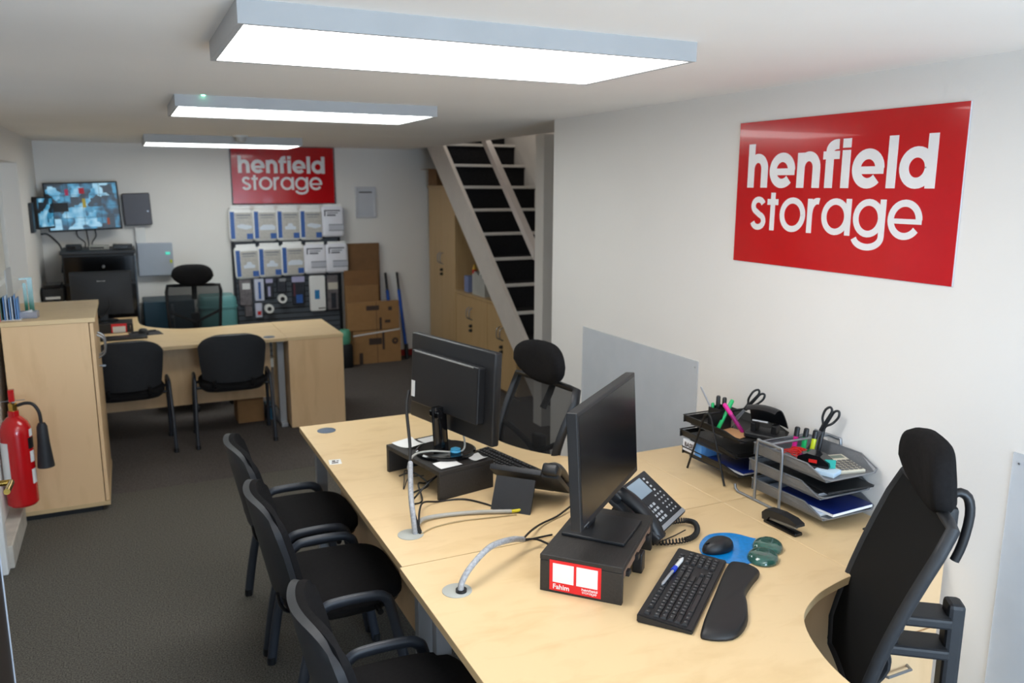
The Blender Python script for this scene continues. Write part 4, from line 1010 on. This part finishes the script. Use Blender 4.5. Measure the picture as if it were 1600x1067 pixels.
# open door leaf at the left edge with brass lever
dl = thing('door_leaf', 'dark glazed door leaf standing open at the lower left edge, brass lever handle', 'door', (-.425, 2.76, 0))
MB().box(-.045, -.9, .01, 0, 0, 1.98, .003).obj('leaf', mat('dark_frame', (44, 34, 32), .35), dl)
MB().box(-.046, .0, .01, .003, .006, 1.98).obj('edge_strip', mat('white_edge', (206, 214, 226), .3), dl)
MB().tube([(0, -.06, 1.0), (.055, -.06, 1.0), (.062, -.07, 1.0), (.062, -.16, 1.005)], .009, 10, smooth=3).obj('lever', M_brass, dl, 50)
MB().box(0, -.085, .90, .008, -.035, 1.10, .003).obj('handle_plate', M_brass, dl)
# =================================================================== ON THE MAPLE SIDE CUPBOARD
zt_ = 1.1375
lf = thing('leaflet_holder', 'leaflet rack of blue and white brochures on the side cupboard', 'leaflets', (-.60, 5.16, zt_), 0)
MB().box(-.05, -.05, 0, .05, .05, .004).obj('holder_base', M_white, lf)
for i in range(7):
    m_ = (mat('leaf_green', (80, 120, 104), .5), mat('leaf_blue', (90, 140, 200), .5), mat('leaf_pale', (196, 210, 224), .5))[(0, 1, 2, 1, 2, 1, 1)[i]]
    MB().box(-.045+i*.013, -.05, .003, -.040+i*.013, .045, .12+.008*(i % 3), T=Matrix.Rotation(R(4*(i % 2)), 4, 'Z')).obj('leaflet', m_, lf)
gh = thing('leaflet_stand', 'green acrylic stand on the side cupboard near the window', 'stand', (-.53, 5.42, zt_), R(10))
M_ga = mat('green_acrylic', (40, 122, 104), .15, alpha=.85)
MB().box(-.03, -.03, 0, .03, .03, .006).obj('stand_base', M_ga, gh)
MB().box(-.03, .0, .006, -.012, .006, .17).obj('stand_panel', M_ga, gh); MB().box(-.006, .01, .006, .02, .016, .20).obj('stand_panel', M_ga, gh); MB().box(-.045, .0, .19, .0, .006, .2).obj('stand_top', M_ga, gh)
td = thing('tray_box', 'clear plastic tray with white tape on the side cupboard', 'tray', (-.525, 5.19, zt_), R(-5))
b = MB(); b.box(-.05, -.035, 0, .05, .035, .003)
for s in (-1, 1): b.box(s*.05, -.035, 0, s*.048, .035, .035); b.box(-.05, s*.035, 0, .05, s*.033, .035)
b.obj('tray', mat('clear_plastic', (176, 178, 190), .2, alpha=.6), td)
MB().lathe([(.012, -.035), (.012, .035)], 14, Matrix.Translation((-.01, 0, .025)) @ Matrix.Rotation(R(75), 4, 'Y')).obj('white_roll', M_paper, td, 40)
tag(MB().box(-.003, -.045, 0, .003, .045, .12).obj('price_card', mat('salmon_card', (206, 120, 110), .6)), 'salmon pink card at the left edge of the side cupboard', 'card', None, (-.648, 5.12, zt_))
tag(MB().box(-.003, -.13, 0, .003, .13, .19, .001, 1).obj('notice_card', mat('notice_pale', (206, 212, 218), .5)), 'pale white notice card leaning in the window recess behind the green stand', 'card', None, (-.66, 5.72, 1.178))
nt_ = thing('poster', 'purple and blue notice in the window recess at the left edge', 'poster', (-.815, 6.45, 1.45))
MB().box(0, -.14, 0, .003, .14, .40).obj('sheet', mat('poster_purple', (60, 52, 110), .5), nt_)
MB().box(.003, -.14, 0, .004, .14, .15).obj('blue_panel', mat('poster_blue', (110, 190, 230), .5), nt_)
# =================================================================== FAR CORNER: TV, CABINETS, RACK
def screen_mat():
    m = bpy.data.materials.new('camera_grid'); m.use_nodes = True; nt = m.node_tree; L = nt.links; b = nt.nodes['Principled BSDF']
    tc = nt.nodes.new('ShaderNodeTexCoord')
    n = nt.nodes.new('ShaderNodeTexNoise'); n.inputs['Scale'].default_value = 14; n.inputs['Detail'].default_value = 1.5
    v = nt.nodes.new('ShaderNodeTexVoronoi'); v.inputs['Scale'].default_value = 11; v.distance = 'CHEBYCHEV'
    L.new(tc.outputs['Object'], n.inputs['Vector']); L.new(tc.outputs['Object'], v.inputs['Vector'])
    a = nt.nodes.new('ShaderNodeMath'); a.operation = 'MULTIPLY_ADD'; a.inputs[1].default_value = .55
    sx = nt.nodes.new('ShaderNodeSeparateColor'); L.new(v.outputs['Color'], sx.inputs[0]); L.new(sx.outputs[0], a.inputs[0]); 
    h = nt.nodes.new('ShaderNodeMath'); h.operation = 'MULTIPLY'; h.inputs[1].default_value = .55; L.new(n.outputs['Fac'], h.inputs[0]); L.new(h.outputs[0], a.inputs[2])
    cr = nt.nodes.new('ShaderNodeValToRGB'); L.new(a.outputs[0], cr.inputs[0]); e = cr.color_ramp.elements
    e[0].position = .38; e[0].color = (.001, .006, .012, 1); e[1].position = .78; e[1].color = (.42, .75, .95, 1)
    q = e.new(.45); q.color = (.005, .06, .12, 1); q = e.new(.60); q.color = (.05, .35, .6, 1)
    b.inputs['Base Color'].default_value = (.01, .01, .012, 1); b.inputs['Roughness'].default_value = .3
    L.new(cr.outputs[0], b.inputs['Emission Color']); b.inputs['Emission Strength'].default_value = .75
    return m
M_tv = screen_mat()
def tv(label, c, rz, w, h, roll=0, grid=True, tilt=0):
    t = thing('wall_screen', label, 'tv screen', c, rz, rx=tilt, ry=roll)
    MB().box(-w/2, -.02, -h/2, w/2, .02, h/2, .006).obj('housing', M_blk, t)
    MB().box(-w/2+.016, -.0212, -h/2+.018, w/2-.016, -.0202, h/2-.014).obj('display', M_tv, t)
    if grid:
        for i in range(1, 4): MB().box(-w/2+.016, -.0218, -h/2+.018+(h-.032)*i/4-.0015, w/2-.016, -.0211, -h/2+.018+(h-.032)*i/4+.0015).obj('grid_line', M_blk, t)
        for i in range(1, 4): MB().box(-w/2+.016+(w-.032)*i/4-.0015, -.0218, -h/2+.018, -w/2+.016+(w-.032)*i/4+.0015, -.0211, h/2-.014).obj('grid_line', M_blk, t)
        for x, z, a, b_, c_ in ((-.12, .13, .014, .028, (200, 50, 100)), (0.0, .14, .022, .026, (200, 20, 50)), (.01, .03, .014, .04, (210, 190, 60)), (.19, -.14, .01, .03, (200, 90, 50)), (-.19, .0, .07, .04, (8, 6, 10))):
            MB().box(x-a, -.0222, z-b_, x+a, -.0213, z+b_).obj('picture_patch', emission('px%d_%d' % (c_[0], c_[1]), lin(c_), .45), t)
    MB().tube([(0, .02, 0), (0, .10, 0)], .03, 10).obj('wall_arm', M_bmet, t)
    return t
tv('large wall screen showing a grid of camera pictures in the far left corner', (-.325, 8.40, 1.672), R(4), .60, .435, roll=R(-2.0), tilt=R(0))
tv('small side screen turned edge-on at the left wall beside the large one', (-.615, 8.02, 1.63), R(62), .24, .27, grid=False)
tag(MB().box(-.012, -.09, -.12, .012, .09, .12, .004).obj('wall_speaker', M_blk), 'flat black box on the left wall beside the small screen', 'wall box', None, (-.677, 7.72, 1.60))
kc = thing('key_cabinet', 'dark grey metal key cabinet on the wall right of the screens', 'key cabinet', (.125, YB, 1.49), ry=R(-2))
MB().box(-.12, -.07, 0, .12, 0, .30, .012).obj('body', mat('gunmetal', (76, 74, 82), .4), kc); MB().lathe([(.008, 0), (.008, .006)], 10, Matrix.Translation((.09, -.07, .13)) @ Matrix.Rotation(PI/2, 4, 'X')).obj('lock', M_met, kc)
MB().box(-.112, -.0715, .008, .112, -.0695, .292, .001).obj('door', mat('gunmetal', (76, 74, 82)), kc)
wb = thing('switch_box', 'small white box on the wall below the key cabinet', 'wall box', (.13, YB, 1.32))
MB().box(-.045, -.035, 0, .045, 0, .15, .006).obj('body', M_white, wb); MB().box(-.03, -.037, .02, .03, -.034, .13, .002).obj('cover', M_white, wb)
gb = thing('control_panel', 'light grey control panel with a green light on the far wall', 'control panel', (.245, YB, 1.01))
MB().box(-.155, -.08, 0, .155, 0, .31, .006).obj('body', mat('panel_grey', (170, 178, 190), .5), gb)
MB().box(-.15, -.082, .006, .15, -.079, .304, .001).obj('door', mat('panel_grey', (170, 178, 190), .5), gb)
MB().box(.09, -.088, .20, .13, -.081, .225, .003).obj('green_light', emission('green_light', (.1, .8, .6, 1), .9), gb)
MB().box(.125, -.084, .12, .145, -.081, .15).obj('warning_label', M_ye, gb)
ck_ = thing('server_cabinet', 'black metal equipment cabinet under the wall screen', 'cabinet', (-.225, 8.22, 0))
MB().box(-.285, -.25, 0, .285, .28, 1.27, .006).obj('body', M_blk, ck_)
MB().box(-.275, -.258, .03, .275, -.25, 1.0, .003).obj('door', M_gloss, ck_)
MB().box(-.30, -.27, 1.27, .295, .29, 1.30, .004).obj('top', M_blk, ck_)
MB().box(-.275, -.256, 1.02, .275, -.25, 1.25, .003).obj('upper_panel', M_gloss, ck_)
MB().lathe([(.014, 0), (.014, .012), (.008, .02)], 14, Matrix.Translation((.03, -.256, 1.16)) @ Matrix.Rotation(PI/2, 4, 'X')).obj('lock', M_met, ck_, 40)
MB().box(.278, -.262, .02, .292, -.25, 1.25, .003).obj('side_strip', mat('steel_dark', (70, 76, 80), .3, metal=.6), ck_)
for (nm, lb, x, w_, h_, c_) in (('router', 'black router on the left of the equipment cabinet top', -.42, .12, .045, (26, 26, 28)), ('junction_box', 'pale flat box in the middle of the equipment cabinet top', -.22, .16, .035, (150, 148, 140)), ('recorder', 'dark recorder on the right of the equipment cabinet top', -.03, .16, .04, (40, 40, 42))):
    t = thing(nm, lb, 'equipment', (x, 8.15, 1.3005)); MB().box(-w_/2, -.07, 0, w_/2, .07, h_, .004).obj('case', mat('eq%d' % c_[0], c_, .5), t); MB().box(-w_/2+.01, -.0712, .01, w_/2-.04, -.0698, h_-.012).obj('front_panel', M_gloss, t)
for i, (x0, x1, z0) in enumerate(((-.40, -.34, 1.46), (-.32, -.31, 1.46), (-.25, -.28, 1.46))):
    cable(('thin', 'straight', 'curved')[i]+' black cable hanging from the large wall screen to the cabinet', [(x0, 8.46, z0), (x0+.005, 8.47, 1.40), (x1, 8.44, 1.345), (x1, 8.36, 1.3035)], .005, M_cable)
cable('thick grey cable drooping from the small screen to the equipment cabinet', [(-.66, 8.2, 1.44), (-.62, 8.3, 1.43), (-.56, 8.35, 1.36), (-.53, 8.35, 1.30), (-.525, 8.3, 1.2), (-.53, 8.2, 1.1)], .008, M_cable)
sh = thing('side_table', 'low dark shelf unit at the left wall behind the far desk', 'shelf', (-.55, 7.98, 0))
MB().box(-.12, -.18, .0, .03, .2, .86, .004).obj('body', M_under, sh); MB().box(-.13, -.19, .86, .035, .21, .88, .003).obj('top', M_blk, sh)
pr = thing('printer', 'small black printer on the shelf unit at the left wall', 'printer', (-.60, 7.98, .8805))
MB().box(-.075, -.15, 0, .085, .15, .12, .01).obj('body', M_blk, pr); MB().box(-.06, -.14, .12, .07, .12, .15, .006).obj('lid', M_gloss, pr); MB().box(-.05, -.16, .03, .06, -.15, .05).obj('paper_slot', M_white, pr)
# filing boxes behind the far chair
fc = thing('filing_cabinet', 'dark teal low cabinet on the floor behind the far mesh chair', 'cabinet', (.32, 8.3, 0))
MB().box(-.22, -.2, 0, .22, .2, .81, .008).obj('body', M_tealb, fc); MB().box(.03, -.206, .02, .035, -.199, .78).obj('door_gap', M_met, fc)
MB().box(.015, -.215, .72, .025, -.2, .78, .002).obj('key', M_met, fc); MB().lathe([(.014, 0), (.014, .012)], 12, Matrix.Translation((.02, -.2, .66)) @ Matrix.Rotation(PI/2, 4, 'X')).obj('knob', M_met, fc)
tt = thing('storage_tub', 'pale teal rounded plastic tub beside the slat wall', 'tub', (.76, 8.33, 0))
MB().pillow(rrect(-.17, -.16, .17, .16, .05, 5), [(.015, 0), (0, .02), (0, .76), (.006, .80), (.02, .815)]).obj('tub_body', M_teal, tt, 40)
MB().pillow(rrect(-.178, -.168, .178, .168, .052, 5), [(0, .70), (0, .72)]).obj('tub_rim', M_teal, tt, 40)
# far desk monitor, riser, keyboard, mouse
r3 = riser('low black riser on the far desk with a red and white sticker', (-.18, 7.05, D), R(0), .36, .22, .075)
MB().box(.025, -.1125, .004, .135, -.1105, .073).obj('red_sticker', mat('sticker_red', (224, 30, 36)), r3)
MB().box(.035, -.1130, .004, .125, -.112, .052).obj('white_patch', M_paper, r3)
MB().box(-.16, -.105, .002, .16, -.095, .056).obj('front_panel', M_blkw, r3)
m3 = thing('monitor', 'black monitor seen from behind on the far desk', 'monitor', (-.20, 7.10, D+.0755), R(0))
b = MB()
def m3f(u, v):
    x = (u*2-1)*.212; z = .06+.325*v; return (-x, -.018-.022*(1-(2*u-1)**2)*(1-(2*v-1)**2)*1.2, z)
b.shell(m3f, 12, 10, .012).obj('rear_housing', M_shell, m3, 50)
MB().box(-.218, -.012, .05, .218, .012, .395, .008).obj('bezel', M_blk, m3); MB().box(-.205, .0115, .065, .205, .0128, .382).obj('screen', M_scr, m3)
MB().box(-.03, -.0465, .315, .03, -.040, .325, .001).obj('white_badge', M_white, m3)
MB().box(-.03, -.03, .005, .03, -.005, .12, .006).obj('stand_neck', M_blk, m3); MB().lathe([(.10, 0), (.10, .008), (.04, .012)], 24).obj('stand_base', M_blk, m3, 35)
mp = thing('mouse_mat', 'dark grey mouse mat on the far desk', 'mouse mat', (.085, 6.82, D), R(10)); MB().box(-.11, -.09, 0, .11, .09, .004, .001, 1).obj('mat_surface', mat('mat_dark', (52, 50, 54), .8), mp)
MB().box(-.09, .05, .004, .09, .085, .014, .004).obj('wrist_pad', M_vinyl, mp)
mouse('silver topped black mouse on the far desk', (.07, 6.80, D+.0045), R(200), M_shell)
k3 = MB().box(-.20, -.065, 0, .12, .065, .018, .004).obj('keyboard', M_blk); tag(k3, 'dark keyboard on the far desk behind the left visitor chair', 'keyboard', None, (-.03, 6.66, D), R(3))
cable('thin black cable hanging from the back of the far monitor', [(-.16, 7.05, 1.0), (-.155, 7.04, .93), (-.20, 7.03, .86), (-.27, 7.0, .815)], .004, M_cable)
# =================================================================== SLAT WALL AND PACKS
sw = thing('slat_wall', 'dark slat wall display board on the far wall under the red sign', 'display board', (1.49, YB, .12))
MB().box(-.52, -.03, 0, .52, -.002, 1.50).obj('backing_board', M_bmet, sw)
b = MB()
for i in range(27): b.box(-.515, -.042, .01+i*.055, .515, -.03, .01+i*.055+.044, 0)
o = b.obj('slats', M_slat, sw); o['kind'] = 'stuff'
for s in (-1, 1): MB().box(s*.52, -.05, 0, s*.545, 0, 1.52).obj('edge_trim', M_bmet, sw)
yp = YB-.06
def pack(label, x, z, kind, w=.235, h=.335, tilt=0):
    t = thing('bedding_pack', label, 'packet', (x, yp, z), 0, 'packs hanging on the slat wall', ry=tilt)
    d = .045
    ol = rrect(-w/2, -h, w/2, -.02, .036, 5)
    b = MB(); b.pillow(ol, [(.012, 0), (0, .012), (0, .028), (.012, .040), (.03, d)])
    b.obj('bag', M_bag if kind != 'c' else mat('bag_white', (240, 240, 248), .3), t, 50, T=FR((0, 0, 0), (1, 0, 0), (0, 0, 1)))
    MB().box(-w*.40, -.028, -.03, w*.40, -.02, .004, .002).obj('header', M_bag, t)
    MB().tube([(0, .015, .0), (0, -.03, .0), (0, -.05, .005)], .0025, 6).obj('hook', M_met, t)
    y = -d-.001
    if kind != 'c':
        MB().box(-w*.44, y, -h+.03, -w*.27, y+.002, -.055).obj('blue_band', M_bagb, t)
        MB().box(-w*.26, y+.0003, -h+.02, w*.46, y+.002, -.065).obj('grey_panel', M_bagg, t)
        MB().box(w*.20, y-.001, -h+.025, w*.45, y+.001, -h+.08).obj('blue_square', M_bagb, t)
        MB().box(-w*.18, y-.001, -.095, w*.38, y+.001, -.085).obj('print_line', mat('print_grey', (110, 116, 128), .5), t)
        MB().box(-w*.18, y-.001, -.118, w*.30, y+.001, -.112).obj('print_line', mat('print_grey', (110, 116, 128), .5), t)
        if kind == 'a': pl = [(-w*.16, -h*.60), (w*.18, -h*.66), (w*.42, -h*.62), (w*.42, -h*.55), (w*.0, -h*.50), (-w*.18, -h*.54)]
        elif kind == 'b': pl = [(-w*.14, -h*.68), (w*.30, -h*.68), (w*.32, -h*.60), (w*.20, -h*.57), (w*.16, -h*.50), (w*.0, -h*.50), (-w*.04, -h*.57), (-w*.16, -h*.60)]
        else: pl = [(-w*.22, -h*.68), (w*.40, -h*.68), (w*.42, -h*.58), (w*.30, -h*.53), (-w*.08, -h*.53), (-w*.22, -h*.60)]
        MB().prism(pl, -y-.001, -y+.0015, T=FR((0, 0, 0), (1, 0, 0), (0, 0, 1))).obj('bed_picture', M_bagl, t)
    else:
        M_pr = mat('print_dark', (60, 60, 78), .5)
        MB().box(-w*.38, y-.001, -.070, w*.32, y+.001, -.058).obj('print_line', M_pr, t); MB().box(-w*.38, y-.001, -.12, -w*.33, y+.001, -.058).obj('print_line', M_pr, t)
        MB().box(-w*.26, y-.001, -.118, w*.12, y+.001, -.104).obj('print_line', M_pr, t); MB().box(-w*.26, y-.001, -.092, w*.22, y+.001, -.084).obj('print_line', M_pr, t)
        MB().box(-w*.2, y-.001, -h+.07, w*.46, y+.001, -h+.125).obj('cover_picture', mat('pict_grey', (196, 198, 208), .5), t)
        MB().box(-w*.2, y-.0015, -h+.125, w*.46, y+.001, -h+.132).obj('print_line', mat('print_grey', (110, 116, 128)), t)
        MB().box(-w*.2, y-.0015, -h+.063, w*.46, y+.001, -h+.07).obj('print_line', mat('print_grey', (110, 116, 128)), t)
    return t
rowz = 1.665
names = ['first', 'second', 'third', 'fourth']
for i, kd in enumerate('adba'):
    pack('top row bedding bag with a blue stripe, '+names[i]+' from the left under the red sign', 1.045+i*.228, rowz, kd, h=.35)
pack('white cover packet at the right end of the top row', 1.955, rowz+.012, 'c', h=.335)
for i, kd in enumerate('bbd'):
    pack('second row bedding bag with a blue stripe, '+names[i]+' from the left', 1.075+i*.228, 1.285+.008*i, kd, h=.345, tilt=R(-1.5 if i == 0 else 0))
pack('white cover packet in the second row, left of the pair', 1.76, 1.29, 'c', h=.325)
pack('white cover packet at the right end of the second row', 1.985, 1.292, 'c', h=.325)
def small(name, label, x0, x1, z0, z1, m, parts=()):
    t = thing(name, label, 'packet', ((x0+x1)/2, yp+.005, (z0+z1)/2)); w, h = (x1-x0)/2, (z1-z0)/2
    MB().pillow(rrect(-w, -h, w, h, min(w, h)*.25, 3), [(.006, 0), (0, .008), (0, .02), (.008, .03)], T=FR((0, 0, 0), (1, 0, 0), (0, 0, 1))).obj('packet_body', m, t, 50)
    for nm, a, b_, c_, d_, mm_ in parts: MB().box(-w+2*w*a, -.0325, -h+2*h*b_, -w+2*w*c_, -.029, -h+2*h*d_, .001, 1).obj(nm, mm_, t)
    return t
M_dg = mat('pack_dark', (44, 46, 54), .35, var=.3, scale=30); M_cl = mat('pack_clear', (110, 104, 106), .3, var=.3, scale=30); M_lv = mat('pack_lavender', (178, 176, 210), .4)
small('hardware_packet', 'dark packet with a white card, leftmost of the third row', .99, 1.115, .67, .94, M_cl, [('white_card', .25, .62, .85, .85, M_paper)])
small('hardware_packet', 'narrow white and blue packet, second of the third row', 1.135, 1.235, .71, .94, mat('pack_white', (206, 210, 228), .4), [('blue_print', .4, .1, .65, .85, M_bagb)])
small('hardware_packet', 'slim dark packet with pale header, third of the third row', 1.245, 1.325, .735, .935, M_dg, [('header_card', .05, .78, .95, 1, M_lv), ('pale_tool', .3, .1, .6, .6, M_lv)])
small('hardware_packet', 'dark blister packet above the tape roll, fourth of the third row', 1.355, 1.455, .785, .94, M_dg, [('header_card', .3, .75, .95, .95, M_silp)])
small('hardware_packet', 'purple topped blister packet in the middle of the third row', 1.51, 1.64, .655, .945, M_dg, [('header_card', .0, .8, 1, 1, M_lv), ('blue_tool', .3, .05, .8, .35, M_bagb), ('red_tool', .1, .3, .25, .75, mat('tool_maroon', (96, 50, 60), .4))])
small('rope_packet', 'white bag with a blue drawing in the third row', 1.69, 1.855, .57, .945, M_bag, [('blue_drawing', .3, .35, .6, .6, mat('draw_blue', (40, 130, 190), .5)), ('dark_band', .5, .07, .95, .10, M_ink)])
small('hardware_packet', 'grey packet with a cream header at the right end of the third row', 1.875, 1.99, .575, .94, M_cl, [('header_card', .05, .6, .95, .8, mat('cream_card', (206, 200, 186), .5)), ('dark_tool', .3, .05, .75, .5, M_dg)])
small('hardware_packet', 'clear packet low on the slat wall, leftmost of the fourth row', 1.035, 1.11, .555, .67, M_cl)
small('hardware_packet', 'white and red tube packet in the fourth row beside the tape roll', 1.135, 1.205, .54, .69, mat('pack_white', (206, 210, 228)), [('red_print', .3, .2, .8, .45, M_rub)])
for i, (x, z, lb) in enumerate(((1.27, .63, 'white tape roll on a hook in the fourth row'), (1.405, .725, 'white tape roll on a hook below the fourth packet'))):
    t = thing('tape_roll', lb, 'tape', (x, yp-.03, z)); Tt = Matrix.Rotation(PI/2, 4, 'X')
    MB().lathe([(.022, -.03), (.045, -.03), (.045, .03), (.022, .03), (.022, -.03)], 24, Tt).obj('roll', M_paper, t, 40)
    MB().lathe([(.0215, -.029), (.0215, .029)], 20, Tt).obj('core', M_blk, t, 40)
# =================================================================== CARDBOARD AND POLES
def carton(label, c, w, h, d, lean, m, marks=(), split=None, strap=None):
    t = thing('folded_carton', label, 'cardboard box', c, 0, 'folded cartons leaning on the far wall', rx=lean)
    MB().box(-w/2, -d, 0, w/2, 0, h, .002, 1).obj('carton', m, t)
    for x in split or (): MB().box(x-.002, -d-.002, .0, x+.002, -d+.001, h).obj('flap_joint', M_ink, t)
    for a, b_, c_, d_ in marks: MB().box(a, -d-.0012, b_, c_, -d+.001, d_).obj('printed_mark', M_ink, t)
    if strap: MB().raw([(-w/2, -d-.004, strap[0]), (w/2, -d-.004, strap[1]), (w/2, -d-.004, strap[1]+.014), (-w/2, -d-.004, strap[0]+.014), (-w/2, -d+.001, strap[0]), (w/2, -d+.001, strap[1]), (w/2, -d+.001, strap[1]+.014), (-w/2, -d+.001, strap[0]+.014)], [(0, 1, 2, 3), (7, 6, 5, 4), (0, 4, 5, 1), (3, 2, 6, 7), (0, 3, 7, 4), (1, 5, 6, 2)]).obj('strap', M_paper, t)
    return t
carton('tall brown folded carton at the back, beside the slat wall', (2.27, 8.50, 0), .37, 1.265, .02, R(-1), M_cardd, [(-.1, .82, .06, .90)])
carton('middle brown folded carton, a little lower than the tall one', (2.235, 8.455, 0), .37, .985, .03, R(-1.2), mat('cardboard_mid', (134, 96, 60), .85, var=.06, scale=16), [(-.08, .70, .08, .78)], )
carton('third brown folded carton, shorter than the two behind it', (2.225, 8.405, 0), .36, .83, .03, R(-1.5), M_card)
carton('front strapped bundle of cartons, upper bundle with arrows', (2.315, 8.34, .36), .56, .30, .05, R(-1), mat('cardboard_light', (164, 124, 80), .85, var=.05, scale=18), [(.12, .07, .18, .10), (-.08, .21, .06, .26), (.16, .2, .2, .24), (.06, .0, .085, .13)], split=(.03,))
carton('front lower strapped bundle of cartons standing on the floor', (2.345, 8.345, 0), .52, .355, .06, R(-1), mat('cardboard_light', (164, 124, 80)), [(-.09, .20, .05, .27), (.055, .14, .08, .33), (-.2, .0, -.16, .12)], split=(.0,), strap=(.30, .345))
t = thing('round_mark', 'round black printed mark on the lower carton bundle', 'print', (2.54, 8.284, .23), rx=R(-1))
MB().lathe([(.034, 0), (.034, .002)], 20, Matrix.Rotation(PI/2, 4, 'X')).obj('ink_disc', M_ink, t); MB().lathe([(.014, 0), (.014, .003)], 16, Matrix.Rotation(PI/2, 4, 'X')).obj('light_centre', M_card, t)
for i, (x0, x1, lb) in enumerate(((2.52, 2.57, 'blue pole with black grip leaning behind the cartons'), (2.65, 2.70, 'blue pole with black grip to the right of the cartons'))):
    t = thing('pole', lb, 'pole', (x1, 8.40, 0), 0, 'blue poles against the far wall')
    tp_ = Vector((x0-x1, .12, .94))
    MB().tube([Vector((0, 0, .10)), tp_*.80], .018, 10).obj('blue_shaft', mat('pole_blue', (18, 84, 186), .35), t, 50)
    MB().tube([tp_*.80, tp_*.93, tp_], .017, 10, r2=.013).obj('grip', M_blk, t, 50)
    MB().tube([Vector((0, -.02, 0)), Vector((0, 0, .16))], .022, 10).obj('foot', M_blk, t, 50)
tag(MB().pillow(rrect(-.07, -.07, .07, .07, .03, 4), [(.01, 0), (0, .02), (0, .22), (.01, .25)]).obj('bin', M_blk, None, 40), 'small black bin beside the far desk pedestal', 'bin', None, (1.98, 8.22, 0))
tag(MB().lathe([(.0, 0), (.05, .0), (.06, .03), (.06, .12), (.045, .15)], 16).obj('tape_reel', mat('mint_plastic', (90, 170, 140), .4), None, 40), 'mint green reel on top of the small black bin', 'reel', None, (1.98, 8.22, .2505))
# things seen under the far desk
t = thing('cardboard_box', 'brown cardboard box on the floor under the far desk', 'box', (.80, 6.68, 0)); MB().box(-.10, -.13, 0, .10, .13, .20, .002, 1).obj('carton', M_card, t); MB().box(-.10, -.131, .18, .10, -.129, .21).obj('flap', M_cardd, t)
t = thing('storage_box', 'blue storage box on the floor under the right end of the far desk', 'box', (.96, 6.64, 0)); MB().box(-.035, -.08, 0, .035, .08, .12, .004).obj('box_body', mat('box_teal', (30, 90, 120), .4), t); MB().box(-.037, -.082, .1, .037, .082, .115, .002).obj('lid', M_blk, t)
